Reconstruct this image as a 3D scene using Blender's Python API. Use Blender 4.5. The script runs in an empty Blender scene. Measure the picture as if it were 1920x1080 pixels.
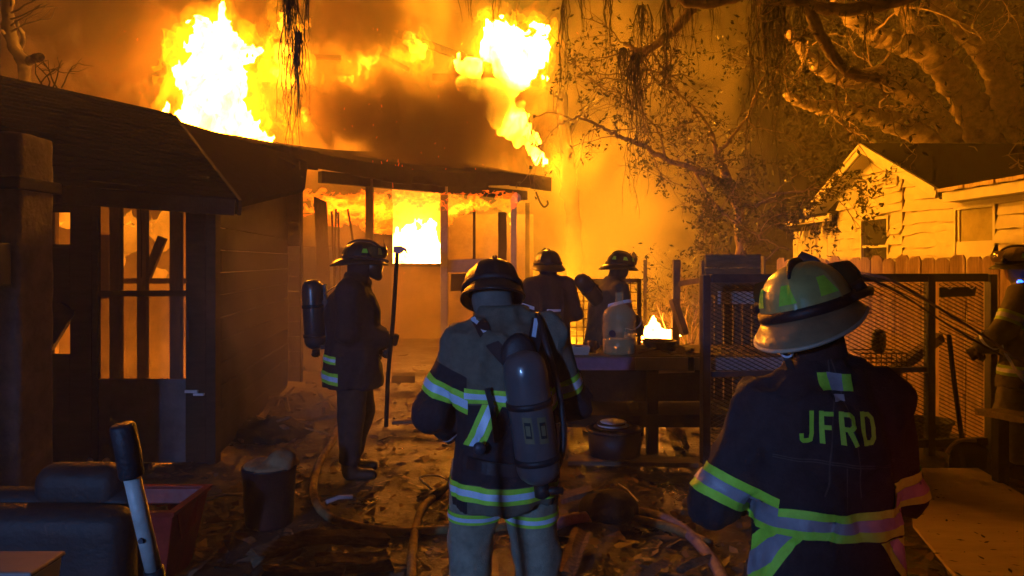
import bpy, bmesh, math, random
import numpy as np
from mathutils import Vector, Matrix
from mathutils.bvhtree import BVHTree

random.seed(7)
rng = np.random.default_rng(7)
R = math.radians
scene = bpy.context.scene
col = scene.collection

# ------------------------------------------------------------------ camera
F, CX, HY, CH = 1400.0, 960.0, 490.0, 1.75           # focal (px of 1920), centre column, horizon row, eye height
cd = bpy.data.cameras.new('camera'); cam = bpy.data.objects.new('camera', cd); col.objects.link(cam)
cam.location = (0, 0, CH); cam.rotation_euler = (R(90), 0, 0)
cd.sensor_width = 36; cd.lens = F / 1920 * 36; cd.shift_y = -(540 - HY) / 1920
cd.clip_start = 0.05; cd.clip_end = 800
scene.camera = cam

# ------------------------------------------------------------------ world: night
w = bpy.data.worlds.new('World'); scene.world = w; w.use_nodes = True
nt = w.node_tree; nt.nodes.clear()
sky = nt.nodes.new('ShaderNodeTexSky'); sky.sky_type = 'NISHITA'; sky.sun_disc = False
sky.sun_elevation = R(-4); sky.sun_rotation = R(200)
bg = nt.nodes.new('ShaderNodeBackground'); bg.inputs[1].default_value = 0.02
wo = nt.nodes.new('ShaderNodeOutputWorld')
nt.links.new(sky.outputs[0], bg.inputs[0]); nt.links.new(bg.outputs[0], wo.inputs[0])

# ------------------------------------------------------------------ lamps of the fire engine standing behind the photographer
def spot(name, loc, target, color, power, angle, blend, size):
    l = bpy.data.lights.new(name, 'SPOT'); l.color = color; l.energy = power
    l.spot_size = R(angle); l.spot_blend = blend; l.shadow_soft_size = size
    o = bpy.data.objects.new(name, l); col.objects.link(o); o.location = loc
    o.rotation_euler = (Vector(target) - Vector(loc)).to_track_quat('-Z', 'Y').to_euler()
    return o
spot('engine_scene_light', (-4.2, -7.0, 3.0), (-0.75, 4.2, 1.0), (0.21, 0.42, 1.0), 2000, 26.2, 0.35, 0.12)
spot('engine_red_beacon', (5.0, -8.0, 3.0), (1.36, 2.25, 1.05), (1.0, 0.09, 0.05), 900, 5.2, 0.7, 0.1)

# ------------------------------------------------------------------ render settings
vs = scene.view_settings
vs.view_transform = 'Standard'; vs.look = 'None'; vs.exposure = 0; vs.gamma = 1; vs.use_curve_mapping = False
cy = scene.cycles
cy.use_denoising = True; cy.use_adaptive_sampling = True; cy.adaptive_threshold = 0.06
cy.max_bounces = 5; cy.diffuse_bounces = 1; cy.glossy_bounces = 2; cy.transmission_bounces = 5
cy.transparent_max_bounces = 24; cy.volume_bounces = 1
cy.sample_clamp_indirect = 3.0; cy.sample_clamp_direct = 0
cy.volume_step_rate = 1.0; cy.volume_max_steps = 96
cy.caustics_reflective = False; cy.caustics_refractive = False

# ------------------------------------------------------------------ helpers
def W(px, py, Y):
    return np.array(((px - CX) / F * Y, Y, CH - (py - HY) / F * Y))
def GY(py):                                            # depth at which the ground shows on row py
    return CH * F / (py - HY)
def G(px, py):
    return W(px, py, GY(py))
def V3(a): return np.asarray(a, float)

_mats = {}
def mat(name, color, rough=0.8, var=0.25, scale=8.0, bump=0.0, bscale=40.0, metallic=0.0, emit=None, estr=0.0, spec=0.4, stretch=(1,1,1), detail=5.0, trans=0.0, alpha=1.0, coat=0.0):
    if name in _mats: return _mats[name]
    m = bpy.data.materials.new(name); m.use_nodes = True; n = m.node_tree; b = n.nodes['Principled BSDF']
    tc = n.nodes.new('ShaderNodeTexCoord'); mp = n.nodes.new('ShaderNodeMapping'); mp.inputs['Scale'].default_value = stretch
    n.links.new(tc.outputs['Object'], mp.inputs[0])
    t = n.nodes.new('ShaderNodeTexNoise'); t.inputs['Scale'].default_value = scale; t.inputs['Detail'].default_value = detail; t.inputs['Roughness'].default_value = 0.65
    n.links.new(mp.outputs[0], t.inputs[0])
    r = n.nodes.new('ShaderNodeValToRGB'); r.color_ramp.elements[0].position = 0.3; r.color_ramp.elements[1].position = 0.7
    c = V3(color)
    r.color_ramp.elements[0].color = (*np.clip(c * (1 - var), 0, 1), 1); r.color_ramp.elements[1].color = (*np.clip(c * (1 + var), 0, 1), 1)
    n.links.new(t.outputs[0], r.inputs[0]); n.links.new(r.outputs[0], b.inputs['Base Color'])
    b.inputs['Roughness'].default_value = rough; b.inputs['Metallic'].default_value = metallic; b.inputs['Specular IOR Level'].default_value = spec
    b.inputs['Transmission Weight'].default_value = trans; b.inputs['Alpha'].default_value = alpha; b.inputs['Coat Weight'].default_value = coat
    if emit is not None:
        b.inputs['Emission Color'].default_value = (*emit, 1); b.inputs['Emission Strength'].default_value = estr
    if bump > 0:
        t2 = n.nodes.new('ShaderNodeTexNoise'); t2.inputs['Scale'].default_value = bscale; t2.inputs['Detail'].default_value = 6
        n.links.new(mp.outputs[0], t2.inputs[0])
        bp = n.nodes.new('ShaderNodeBump'); bp.inputs['Strength'].default_value = bump; bp.inputs['Distance'].default_value = 0.02
        n.links.new(t2.outputs[0], bp.inputs['Height']); n.links.new(bp.outputs[0], b.inputs['Normal'])
    _mats[name] = m
    return m

def mesh(name, v, f, smooth=False):
    me = bpy.data.meshes.new(name)
    v = np.asarray(v, np.float32)
    if isinstance(f, np.ndarray):
        me.vertices.add(len(v)); me.vertices.foreach_set('co', v.ravel())
        k = f.shape[1]; me.loops.add(f.size); me.loops.foreach_set('vertex_index', f.astype(np.int32).ravel())
        me.polygons.add(len(f)); me.polygons.foreach_set('loop_start', np.arange(0, f.size, k, dtype=np.int32))
        me.update(calc_edges=True)
    else:
        me.from_pydata(v.tolist(), [], f)
    if smooth: me.polygons.foreach_set('use_smooth', np.ones(len(me.polygons), bool))
    me.update()
    return me

def thing(name, label, cat, loc=(0, 0, 0), group=None, kind=None):
    o = bpy.data.objects.new(name, None); col.objects.link(o); o.location = Vector([float(x) for x in loc]); o.empty_display_size = 0.1
    tag(o, label, cat, group, kind)
    return o
def tag(o, label=None, cat=None, group=None, kind=None):
    if label: o['label'] = label
    if cat: o['category'] = cat
    if group: o['group'] = group
    if kind: o['kind'] = kind
    return o
def wloc(o):
    p = Vector((0, 0, 0))
    while o is not None:
        p += o.location; o = o.parent
    return p
def obj(name, vf, m, parent=None, smooth=False, bevel=0.0):
    """world-space geometry; the origin goes to the base centre of the piece"""
    if isinstance(vf, bpy.types.Mesh):
        me = vf; n = len(me.vertices); v = np.empty(n * 3, np.float32); me.vertices.foreach_get('co', v); v = v.reshape(-1, 3)
    else:
        v, f = vf; me = mesh(name, v, f, smooth); v = np.asarray(v, float)
    lo, hi = v.min(0), v.max(0); org = Vector(((lo[0]+hi[0])/2, (lo[1]+hi[1])/2, lo[2]))
    me.transform(Matrix.Translation(-org))
    if m is not None: me.materials.append(m)
    o = bpy.data.objects.new(name, me); col.objects.link(o)
    if parent is not None:
        o.parent = parent; o.location = org - wloc(parent)
    else: o.location = org
    if bevel:
        b = o.modifiers.new('bevel', 'BEVEL'); b.width = bevel; b.segments = 2; b.limit_method = 'ANGLE'
    return o

# geometry makers: each returns (verts, faces)
BF = [(0,3,2,1),(4,5,6,7),(0,1,5,4),(1,2,6,5),(2,3,7,6),(3,0,4,7)]
def join(*gs):
    vs_, fs, n = [], [], 0
    for v, f in gs:
        v = np.asarray(v, float); vs_.append(v); fs += [tuple(int(i) + n for i in q) for q in f]; n += len(v)
    return np.concatenate(vs_), fs
def box(lo, hi):
    x0,y0,z0 = lo; x1,y1,z1 = hi
    return np.array([(x0,y0,z0),(x1,y0,z0),(x1,y1,z0),(x0,y1,z0),(x0,y0,z1),(x1,y0,z1),(x1,y1,z1),(x0,y1,z1)], float), list(BF)
def beam(a, b, w_, h_, up=(0,0,1)):
    a, b = V3(a), V3(b); d = b - a; d /= np.linalg.norm(d); u = V3(up)
    if abs(d @ u) > 0.95: u = np.array((0,1.0,0))
    s = np.cross(d, u); s /= np.linalg.norm(s); u = np.cross(s, d)
    v = []
    for p in (a, b):
        for i, j in ((-1,-1),(1,-1),(1,1),(-1,1)): v.append(p + s*i*w_/2 + u*j*h_/2)
    return np.array(v), list(BF)
def tube(pts, rad, n=8, cap=True):
    pts = V3(pts); m_ = len(pts); rad = np.full(m_, rad, float) if np.isscalar(rad) else V3(rad)
    v, f = [], []; pu = None
    for i in range(m_):
        d = pts[min(i+1, m_-1)] - pts[max(i-1, 0)]; d /= (np.linalg.norm(d) + 1e-9)
        if pu is None: pu = np.array((0,0,1.0)) if abs(d[2]) < 0.9 else np.array((1.0,0,0))
        s = np.cross(d, pu); s /= (np.linalg.norm(s) + 1e-9); u = np.cross(s, d); pu = u
        for k in range(n):
            a = 2*math.pi*k/n; v.append(pts[i] + rad[i]*(math.cos(a)*s + math.sin(a)*u))
    for i in range(m_-1):
        for k in range(n):
            a, b = i*n+k, i*n+(k+1) % n; f.append((a, b, b+n, a+n))
    if cap: f.append(tuple(range(n-1, -1, -1))); f.append(tuple((m_-1)*n+k for k in range(n)))
    return np.array(v), f
def lathe(c, prof, n=24, axis=(0,0,1), cap=False):
    ax = V3(axis); ax = ax/np.linalg.norm(ax); t = np.array((1.0,0,0)) if abs(ax[0]) < 0.9 else np.array((0,1.0,0))
    s = np.cross(ax, t); s /= np.linalg.norm(s); u = np.cross(ax, s); v, f = [], []
    for r, h in prof:
        for k in range(n):
            a = 2*math.pi*k/n; v.append(V3(c) + ax*h + r*(math.cos(a)*s + math.sin(a)*u))
    for i in range(len(prof)-1):
        for k in range(n):
            a, b = i*n+k, i*n+(k+1) % n; f.append((a, b, b+n, a+n))
    if cap: f.append(tuple(range(n-1, -1, -1))); f.append(tuple((len(prof)-1)*n+k for k in range(n)))
    return np.array(v), f
def slab(poly, thick):
    """closed sheet from a world polygon, thickened along its normal downwards"""
    p = V3(poly); nrm = np.zeros(3)
    for i in range(len(p)): nrm += np.cross(p[i]-p[0], p[(i+1) % len(p)]-p[0])
    nrm /= np.linalg.norm(nrm); k = len(p); v = np.concatenate([p, p - nrm*thick])
    f = [tuple(range(k)), tuple(range(2*k-1, k-1, -1))] + [(i, i+k, (i+1) % k + k, (i+1) % k) for i in range(k)]
    return v, f
def spline(pts, n=8):
    pts = V3(pts); P = np.concatenate([[2*pts[0]-pts[1]], pts, [2*pts[-1]-pts[-2]]]); out = []
    for i in range(1, len(P)-2):
        for t in np.linspace(0, 1, n, endpoint=False):
            a,b,c,d = P[i-1],P[i],P[i+1],P[i+2]
            out.append(0.5*((2*b)+(c-a)*t+(2*a-5*b+4*c-d)*t*t+(3*b-a-3*c+d)*t**3))
    out.append(pts[-1]); return np.array(out)
def ribbon(pts, wid, nrm, th=0.006):
    pts = V3(pts); nrm = V3(nrm); nrm = np.tile(nrm, (len(pts), 1)) if nrm.ndim == 1 else nrm
    v, f = [], []
    for i in range(len(pts)):
        d = pts[min(i+1, len(pts)-1)] - pts[max(i-1, 0)]; s = np.cross(d, nrm[i]); s /= np.linalg.norm(s)+1e-9; u = nrm[i]/np.linalg.norm(nrm[i])
        for a, b in ((-1,0),(1,0),(1,1),(-1,1)): v.append(pts[i] + s*a*wid/2 + u*b*th)
    for i in range(len(pts)-1):
        for k in range(4):
            a, b = i*4+k, i*4+(k+1) % 4; f.append((a, b, b+4, a+4))
    f += [(3,2,1,0), tuple((len(pts)-1)*4+k for k in range(4))]
    return np.array(v), f

# value noise on numpy arrays
_lat = rng.random((32, 32, 32)).astype(np.float32)
def vn(P, sc=1.0, off=0.0):
    q = (P * np.float32(sc) + np.float32(off + 1000)); i = np.floor(q).astype(np.int32); t = (q - i).astype(np.float32); t = t*t*(3-2*t); i &= 31; j = (i+1) & 31
    x0,y0,z0 = i[...,0],i[...,1],i[...,2]; x1,y1,z1 = j[...,0],j[...,1],j[...,2]; a,b,c = t[...,0],t[...,1],t[...,2]
    L = _lat
    e = (L[x0,y0,z0]*(1-a)+L[x1,y0,z0]*a)*(1-b)+(L[x0,y1,z0]*(1-a)+L[x1,y1,z0]*a)*b
    g = (L[x0,y0,z1]*(1-a)+L[x1,y0,z1]*a)*(1-b)+(L[x0,y1,z1]*(1-a)+L[x1,y1,z1]*a)*b
    return e*(1-c)+g*c
def fbm(P, sc, oct=4, off=0.0):
    s, a, tot = 0, 1.0, 0.0
    for k in range(oct): s = s + a*vn(P, sc*2**k, off + 7.3*k); tot += a; a *= 0.5
    return s/tot
# signed distances
def rcone(P, a, b, ra, rb):
    a = V3(a).astype(np.float32); b = V3(b).astype(np.float32); d = b-a; t = np.clip(((P-a) @ d)/(d @ d + 1e-9), 0, 1)
    return np.linalg.norm(P - (a + t[..., None]*d), axis=-1) - (ra + t*(rb-ra))
def ell(P, c, r, Rm=None):
    q = P - V3(c).astype(np.float32)
    if Rm is not None: q = q @ Rm.astype(np.float32)
    r = V3(r).astype(np.float32); k0 = np.linalg.norm(q/r, axis=-1); k1 = np.linalg.norm(q/(r*r), axis=-1)
    return k0*(k0-1)/(k1+1e-6)
def smin(a, b, k):
    h = np.clip(0.5+0.5*(b-a)/k, 0, 1); return b*(1-h)+a*h-k*h*(1-h)
def gridof(lo, hi, h):
    lo, hi = V3(lo), V3(hi); n = np.ceil((hi-lo)/h).astype(int)+1
    ax = [np.float32(lo[i]) + np.float32(h)*np.arange(n[i], dtype=np.float32) for i in range(3)]
    return np.stack(np.meshgrid(*ax, indexing='ij'), -1)
def surfnet(fn, lo, hi, h):
    P = gridof(lo, hi, h); return netgrid(fn(P), lo, h)
def netgrid(D, lo, h):
    lo = V3(lo); D = np.array(D, np.float32); n = np.array(D.shape)
    D[0]=np.maximum(D[0],.01); D[-1]=np.maximum(D[-1],.01); D[:,0]=np.maximum(D[:,0],.01); D[:,-1]=np.maximum(D[:,-1],.01); D[:,:,0]=np.maximum(D[:,:,0],.01); D[:,:,-1]=np.maximum(D[:,:,-1],.01)
    ins = D < 0; nc = n-1
    acc = np.zeros((*nc, 3), np.float32); cnt = np.zeros(nc, np.float32)
    def sl(o): return tuple(slice(o[i], o[i]+nc[i]) for i in range(3))
    cor = [(x,y,z) for x in (0,1) for y in (0,1) for z in (0,1)]
    for a in range(8):
        for ax_ in range(3):
            if cor[a][ax_] == 0:
                o1 = cor[a]; o2 = list(o1); o2[ax_] = 1; o2 = tuple(o2)
                d1, d2 = D[sl(o1)], D[sl(o2)]; cr = (ins[sl(o1)] != ins[sl(o2)])
                t = np.where(cr, d1/(d1-d2+1e-12), 0)
                for i in range(3):
                    acc[..., i] += np.where(cr, o1[i] + (t if i == ax_ else 0), 0)
                cnt += cr
    act = cnt > 0; idx = -np.ones(nc, np.int64); idx[act] = np.arange(act.sum())
    cell = np.argwhere(act); v = (cell + acc[act]/cnt[act][:, None])*h + lo
    faces = []
    for ax_ in range(3):
        u, w_ = (ax_+1) % 3, (ax_+2) % 3
        s1 = [slice(None)]*3; s2 = [slice(None)]*3; s1[ax_] = slice(0, nc[ax_]); s2[ax_] = slice(1, nc[ax_]+1)
        A, B = ins[tuple(s1)], ins[tuple(s2)]
        e = np.argwhere(A != B)
        ok = (e[:, u] > 0) & (e[:, w_] > 0) & (e[:, u] < nc[u]) & (e[:, w_] < nc[w_]); e = e[ok]
        if len(e) == 0: continue
        fl = A[tuple(e.T)]
        def at(du, dw):
            q = e.copy(); q[:, u] += du; q[:, w_] += dw; return idx[tuple(q.T)]
        q = np.stack([at(-1,-1), at(0,-1), at(0,0), at(-1,0)], 1)
        q[~fl] = q[~fl][:, ::-1]; faces.append(q)
    return v, np.concatenate(faces)

# ------------------------------------------------------------------ materials
M_dirt = None
def ground_mat():
    m = bpy.data.materials.new('wet_dirt'); m.use_nodes = True; n = m.node_tree; b = n.nodes['Principled BSDF']
    tc = n.nodes.new('ShaderNodeTexCoord')
    a = n.nodes.new('ShaderNodeTexNoise'); a.inputs['Scale'].default_value = 1.3; a.inputs['Detail'].default_value = 8; a.inputs['Roughness'].default_value = .7
    n.links.new(tc.outputs['Object'], a.inputs[0])
    r = n.nodes.new('ShaderNodeValToRGB'); e = r.color_ramp.elements
    e[0].position = .3; e[0].color = (.018,.014,.011,1); e[1].position = .72; e[1].color = (.085,.064,.045,1)
    n.links.new(a.outputs[0], r.inputs[0]); n.links.new(r.outputs[0], b.inputs['Base Color'])
    rr = n.nodes.new('ShaderNodeMapRange'); rr.inputs[1].default_value = .35; rr.inputs[2].default_value = .65; rr.inputs[3].default_value = .22; rr.inputs[4].default_value = .85
    n.links.new(a.outputs[0], rr.inputs[0]); n.links.new(rr.outputs[0], b.inputs['Roughness'])
    c = n.nodes.new('ShaderNodeTexNoise'); c.inputs['Scale'].default_value = 22; c.inputs['Detail'].default_value = 8; c.inputs['Roughness'].default_value = .75
    n.links.new(tc.outputs['Object'], c.inputs[0])
    bp = n.nodes.new('ShaderNodeBump'); bp.inputs['Strength'].default_value = 1.0; bp.inputs['Distance'].default_value = .045
    n.links.new(c.outputs[0], bp.inputs['Height']); n.links.new(bp.outputs[0], b.inputs['Normal'])
    return m
M_char = mat('charred_wood', (.018,.015,.013), .85, .5, 6, .5, 60, spec=.12)
M_roof = mat('old_roof_shingle', (.010,.009,.008), 1.0, .4, 9, .5, 50, spec=.0)
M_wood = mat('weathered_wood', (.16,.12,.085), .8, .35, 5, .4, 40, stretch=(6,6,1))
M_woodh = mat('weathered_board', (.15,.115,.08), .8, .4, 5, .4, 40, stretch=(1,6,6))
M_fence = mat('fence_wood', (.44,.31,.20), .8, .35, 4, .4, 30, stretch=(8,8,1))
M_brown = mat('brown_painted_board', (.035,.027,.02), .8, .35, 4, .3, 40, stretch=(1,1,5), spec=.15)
M_grey = mat('grey_painted_board', (.33,.32,.36), .7, .25, 4, .2, 30)
M_lav = mat('pale_panel', (.42,.40,.45), .65, .2, 5, .15, 40)
M_vinyl = mat('cream_vinyl_siding', (.46,.38,.27), .55, .12, 2.5, .35, 5)
M_trim = mat('white_trim', (.50,.43,.32), .5, .12, 4, .1, 20)
M_glass = mat('dark_window_glass', (.02,.02,.02), .06, .2, 3, .05, 3, spec=.8)
M_steel = mat('painted_steel', (.05,.055,.075), .45, .3, 14, .15, 60, metallic=.3)
M_rust = mat('rusty_steel', (.12,.065,.04), .6, .5, 20, .3, 80, metallic=.5)
M_mesh = mat('expanded_metal', (.06,.045,.035), .5, .4, 20, 0, metallic=.5)
M_coatd = mat('black_turnout_cloth', (.020,.019,.026), .85, .35, 30, .35, 180)
M_coatt = mat('tan_turnout_cloth', (.13,.12,.09), .85, .25, 22, .35, 180)
M_seam = mat('coat_seam_thread', (.06,.055,.06), .8, .3, 40)
M_pant = mat('tan_trouser_cloth', (.26,.25,.19), .85, .3, 18, .35, 160)
M_glove = mat('dark_glove_leather', (.05,.04,.032), .65, .3, 20, .3, 120)
M_boot = mat('black_boot_rubber', (.02,.02,.02), .5, .3, 20, .2, 80)
M_skin = mat('skin', (.35,.2,.14), .5, .1, 20)
M_pantd = mat('dark_trouser_cloth', (.035,.03,.028), .85, .3, 18, .35, 160)  # dark brown version of the trouser cloth
M_hood = mat('fire_hood_cloth', (.16,.15,.13), .9, .2, 30, .3, 200)
M_hoodd = mat('dark_hood_cloth', (.022,.02,.026), .9, .3, 30, .3, 200)
M_lime = mat('lime_trim_tape', (.42,.80,.06), .6, .12, 30, .15, 200)
M_silverd = mat('dimmed_silver_tape', (.30,.28,.33), .4, .2, 20, .1, 200)  # weaker light on the officer put into a darker tape colour
M_silver = mat('blue_tinted_silver_tape', (.66,.76,.95), .35, .1, 30, .1, 200, spec=.7)  # blue of the beacon light is put into the silver colour
M_hwhite = mat('cream_helmet_shell', (.44,.40,.14), .36, .38, 7, .10, 30, spec=.6, coat=.3)
M_hblack = mat('black_helmet_shell', (.02,.018,.018), .35, .3, 10, .1, 40, spec=.5)
M_hyel = mat('amber_helmet_shell', (.30,.24,.10), .35, .3, 10, .1, 40, spec=.5)
M_brimc = mat('worn_helmet_brim', (.24,.19,.11), .35, .3, 12, .1, 30, coat=.2)
M_black = mat('black_rubber', (.018,.016,.02), .5, .3, 14, .15, 80)
M_tank = mat('grey_air_cylinder', (.085,.085,.095), .3, .2, 10, .05, 40, spec=.6, coat=.2)
M_tankd = mat('dark_air_cylinder', (.035,.035,.04), .3, .3, 10, .05, 40, spec=.6)
M_visor = mat('fire_tinted_visor', (.5,.35,.15), .08, .1, 5, 0, trans=.75)  # orange firelight put into the colour of a transparent visor
M_jug = mat('amber_lit_plastic', (.80,.66,.36), .25, .08, 5, .05, 10, alpha=.32)  # amber firelight tinted into the colour of clear plastic
M_tub = mat('milky_plastic', (.6,.56,.5), .3, .1, 5, .05, 20, trans=.3)
M_red = mat('red_plastic', (.34,.03,.02), .4, .25, 8, .1, 30)
M_hose = mat('yellow_fire_hose', (.25,.16,.06), .8, .55, 9, .4, 160)
M_hoseg = mat('purple_grey_hose', (.20,.15,.20), .75, .3, 14, .4, 160)
M_ply = mat('pale_plywood', (.42,.33,.21), .7, .15, 3, .15, 25, stretch=(1,4,1))
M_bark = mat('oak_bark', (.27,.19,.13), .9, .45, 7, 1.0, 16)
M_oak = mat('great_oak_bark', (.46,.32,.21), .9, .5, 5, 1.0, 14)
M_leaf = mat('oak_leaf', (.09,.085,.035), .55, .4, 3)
M_leafd = mat('darkened_oak_leaf', (.035,.035,.016), .7, .4, 3)  # darker copy of the leaf, shade put into the far crowns' colour
M_moss = mat('spanish_moss', (.10,.085,.05), .9, .4, 6)
M_white = mat('dirty_white', (.6,.6,.62), .6, .15, 8)
M_paper = mat('dirty_paper', (.45,.42,.4), .7, .25, 9)
M_seat = mat('black_upholstery', (.016,.015,.017), .6, .35, 9, .2, 60)
M_grip = mat('black_foam_grip', (.018,.016,.022), .55, .25, 30, .2, 120)
M_pole = mat('scuffed_white_pole', (.42,.41,.38), .45, .3, 14, .1, 60)
M_purple = mat('purple_painted_board', (.22,.12,.20), .6, .3, 6, .2, 40)
M_blue = mat('blue_marker_lamp', (.02,.05,.5), .3, .1, 5, emit=(.02,.12,1.0), estr=6)
M_axe = mat('red_axe_head', (.30,.03,.02), .35, .25, 10, .1, 30, metallic=.2)

def fire_mat(name, colr, strength, add=False):
    m = bpy.data.materials.new(name); m.use_nodes = True; n = m.node_tree; n.nodes.clear()
    o = n.nodes.new('ShaderNodeOutputMaterial'); e = n.nodes.new('ShaderNodeEmission')
    tc = n.nodes.new('ShaderNodeTexCoord'); t = n.nodes.new('ShaderNodeTexNoise'); t.inputs['Scale'].default_value = 3.5; t.inputs['Detail'].default_value = 5; t.inputs['Distortion'].default_value = .6
    n.links.new(tc.outputs['Object'], t.inputs[0])
    mr = n.nodes.new('ShaderNodeMapRange'); mr.inputs[1].default_value = .32; mr.inputs[2].default_value = .68; mr.inputs[3].default_value = strength*.35; mr.inputs[4].default_value = strength*1.4
    n.links.new(t.outputs[0], mr.inputs[0]); n.links.new(mr.outputs[0], e.inputs[1])
    e.inputs[0].default_value = (*colr, 1)
    if add:                                             # thin burning gas: gives light and lets light through
        tr = n.nodes.new('ShaderNodeBsdfTransparent'); ad = n.nodes.new('ShaderNodeAddShader'); n.links.new(tr.outputs[0], ad.inputs[0]); n.links.new(e.outputs[0], ad.inputs[1]); n.links.new(ad.outputs[0], o.inputs[0])
    else: n.links.new(e.outputs[0], o.inputs[0])
    return m
FC = (1.0, .27, .010)
M_core = fire_mat('flame_core', FC, 160)
M_corew = fire_mat('window_flame_core', (1.0, .30, .03), 90)
M_corer = fire_mat('corner_flame_core', (1.0, .33, .010), 230)
M_rear = fire_mat('added_rear_flame_core', (1.0, .36, .010), 280)
M_torn = fire_mat('torn_flame', (1.0, .32, .003), .32, True); M_torn.cycles.emission_sampling = 'NONE'
M_in = fire_mat('interior_flame', (1.0, .26, .008), .6, True)
M_mid = fire_mat('flame_tongue', (1.0, .33, .010), 2.2, True)
M_low = fire_mat('flame_sheet', (1.0, .13, .002), .55, True)
def glow_mat(name, colr, strength, scale=3.0, lo=.42, hi=.75, dens=0.0):
    m = bpy.data.materials.new(name); m.use_nodes = True; n = m.node_tree; n.nodes.clear()
    o = n.nodes.new('ShaderNodeOutputMaterial'); e = n.nodes.new('ShaderNodeVolumePrincipled')
    tc = n.nodes.new('ShaderNodeTexCoord'); mp = n.nodes.new('ShaderNodeMapping'); mp.inputs['Scale'].default_value = (1, 1, .55)
    n.links.new(tc.outputs['Object'], mp.inputs[0])
    t = n.nodes.new('ShaderNodeTexNoise'); t.inputs['Scale'].default_value = scale; t.inputs['Detail'].default_value = 4; t.inputs['Distortion'].default_value = .8
    n.links.new(mp.outputs[0], t.inputs[0])
    mr = n.nodes.new('ShaderNodeMapRange'); mr.inputs[1].default_value = lo; mr.inputs[2].default_value = hi; mr.inputs[3].default_value = 0; mr.inputs[4].default_value = strength
    n.links.new(t.outputs[0], mr.inputs[0]); n.links.new(mr.outputs[0], e.inputs['Emission Strength'])
    e.inputs['Emission Color'].default_value = (*colr, 1); e.inputs['Density'].default_value = dens
    n.links.new(e.outputs[0], o.inputs['Volume'])
    return m
M_glow = glow_mat('flame_glow', (1.0, .26, .004), 2.6, 3.2, .47, .74)
M_lick = fire_mat('licking_flame', (1.0, .18, .002), .42, True); M_lick.cycles.emission_sampling = 'NONE'
M_low.cycles.emission_sampling = 'NONE'; M_in.cycles.emission_sampling = 'FRONT'

def smoke_mat(name, colr, dens, scale, lo, hi, c, r, gain=.5, zstretch=.75, detail=5, dist=.9, aniso=.2, emit=None, estr=0.0, elo=.5, ehi=.72, escale=1.0, step=1.0):
    """smoke (with an optional painted glow) whose density is eroded by noise and thins out towards the rim of an ellipsoid (world centre c, radii r)"""
    m = bpy.data.materials.new(name); m.use_nodes = True; n = m.node_tree; n.nodes.clear(); N = n.nodes.new; L = n.links.new
    o = N('ShaderNodeOutputMaterial'); e = N('ShaderNodeVolumePrincipled'); g = N('ShaderNodeNewGeometry')
    sub = N('ShaderNodeVectorMath'); sub.operation = 'SUBTRACT'; L(g.outputs['Position'], sub.inputs[0]); sub.inputs[1].default_value = tuple(float(x) for x in c)
    dv_ = N('ShaderNodeVectorMath'); dv_.operation = 'DIVIDE'; L(sub.outputs[0], dv_.inputs[0]); dv_.inputs[1].default_value = tuple(float(x) for x in r)
    ln = N('ShaderNodeVectorMath'); ln.operation = 'LENGTH'; L(dv_.outputs[0], ln.inputs[0])
    mp = N('ShaderNodeMapping'); mp.inputs['Scale'].default_value = (1, 1, zstretch); L(g.outputs['Position'], mp.inputs[0])
    def noise(sc, dt):
        t = N('ShaderNodeTexNoise'); t.inputs['Scale'].default_value = sc; t.inputs['Detail'].default_value = dt; t.inputs['Roughness'].default_value = .6; t.inputs['Distortion'].default_value = dist
        L(mp.outputs[0], t.inputs[0]); return t.outputs[0]
    def mth(op, a, b):
        q = N('ShaderNodeMath'); q.operation = op
        for k, x in enumerate((a, b)):
            if isinstance(x, (int, float)): q.inputs[k].default_value = x
            else: L(x, q.inputs[k])
        return q.outputs[0]
    def mrange(a, lo_, hi_, top):
        q = N('ShaderNodeMapRange'); q.interpolation_type = 'SMOOTHSTEP'; L(a, q.inputs[0]); q.inputs[1].default_value = lo_; q.inputs[2].default_value = hi_; q.inputs[3].default_value = 0; q.inputs[4].default_value = top; return q.outputs[0]
    rim = mth('MULTIPLY', mth('SUBTRACT', .62, ln.outputs['Value']), gain)
    edge = mrange(mth('SUBTRACT', 1.0, ln.outputs['Value']), 0.0, .25, 1.0)
    d = mrange(mth('ADD', noise(scale, detail), rim), lo, hi, dens); L(mth('MULTIPLY', d, edge), e.inputs['Density'])
    if emit is not None:
        d2 = mrange(mth('ADD', noise(escale, 5), rim), elo, ehi, estr); L(mth('MULTIPLY', d2, edge), e.inputs['Emission Strength']); e.inputs['Emission Color'].default_value = (*emit, 1)
    e.inputs['Color'].default_value = (*colr, 1); e.inputs['Anisotropy'].default_value = aniso
    L(e.outputs[0], o.inputs['Volume']); m.cycles.volume_step_rate = step
    return m
# ================================================================== SETTING
# ground: one sheet, finely rumpled near the camera, running to the horizon
def ground():
    xs = np.concatenate([[-300,-120,-50,-25,-14], np.linspace(-9, 9, 150), [14,25,50,120,300]])
    ys = np.concatenate([[-60,-20,-6,0], np.linspace(1.5, 19, 150), [24,32,50,90,180,400]])
    X, Y = np.meshgrid(xs, ys, indexing='ij'); P = np.stack([X, Y, np.zeros_like(X)], -1).astype(np.float32)
    Z = (fbm(P, 1.1, 4) - .5)*.10 + (fbm(P, 6.0, 3, 3.) - .5)*.035 - .03
    Z = np.where((np.abs(X) > 10) | (Y > 20) | (Y < 1), -.03, Z)
    v = np.stack([X, Y, Z], -1).reshape(-1, 3); a, b = len(xs), len(ys)
    i = np.arange((a-1)*b).reshape(a-1, b)[:, :-1].ravel()
    f = np.stack([i, i+b, i+b+1, i+1], 1)
    me = mesh('ground', v, f, True); me.materials.append(ground_mat())
    o = bpy.data.objects.new('ground', me); col.objects.link(o); tag(o, 'dark wet trampled dirt yard', 'ground', kind='structure')
ground()

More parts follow.
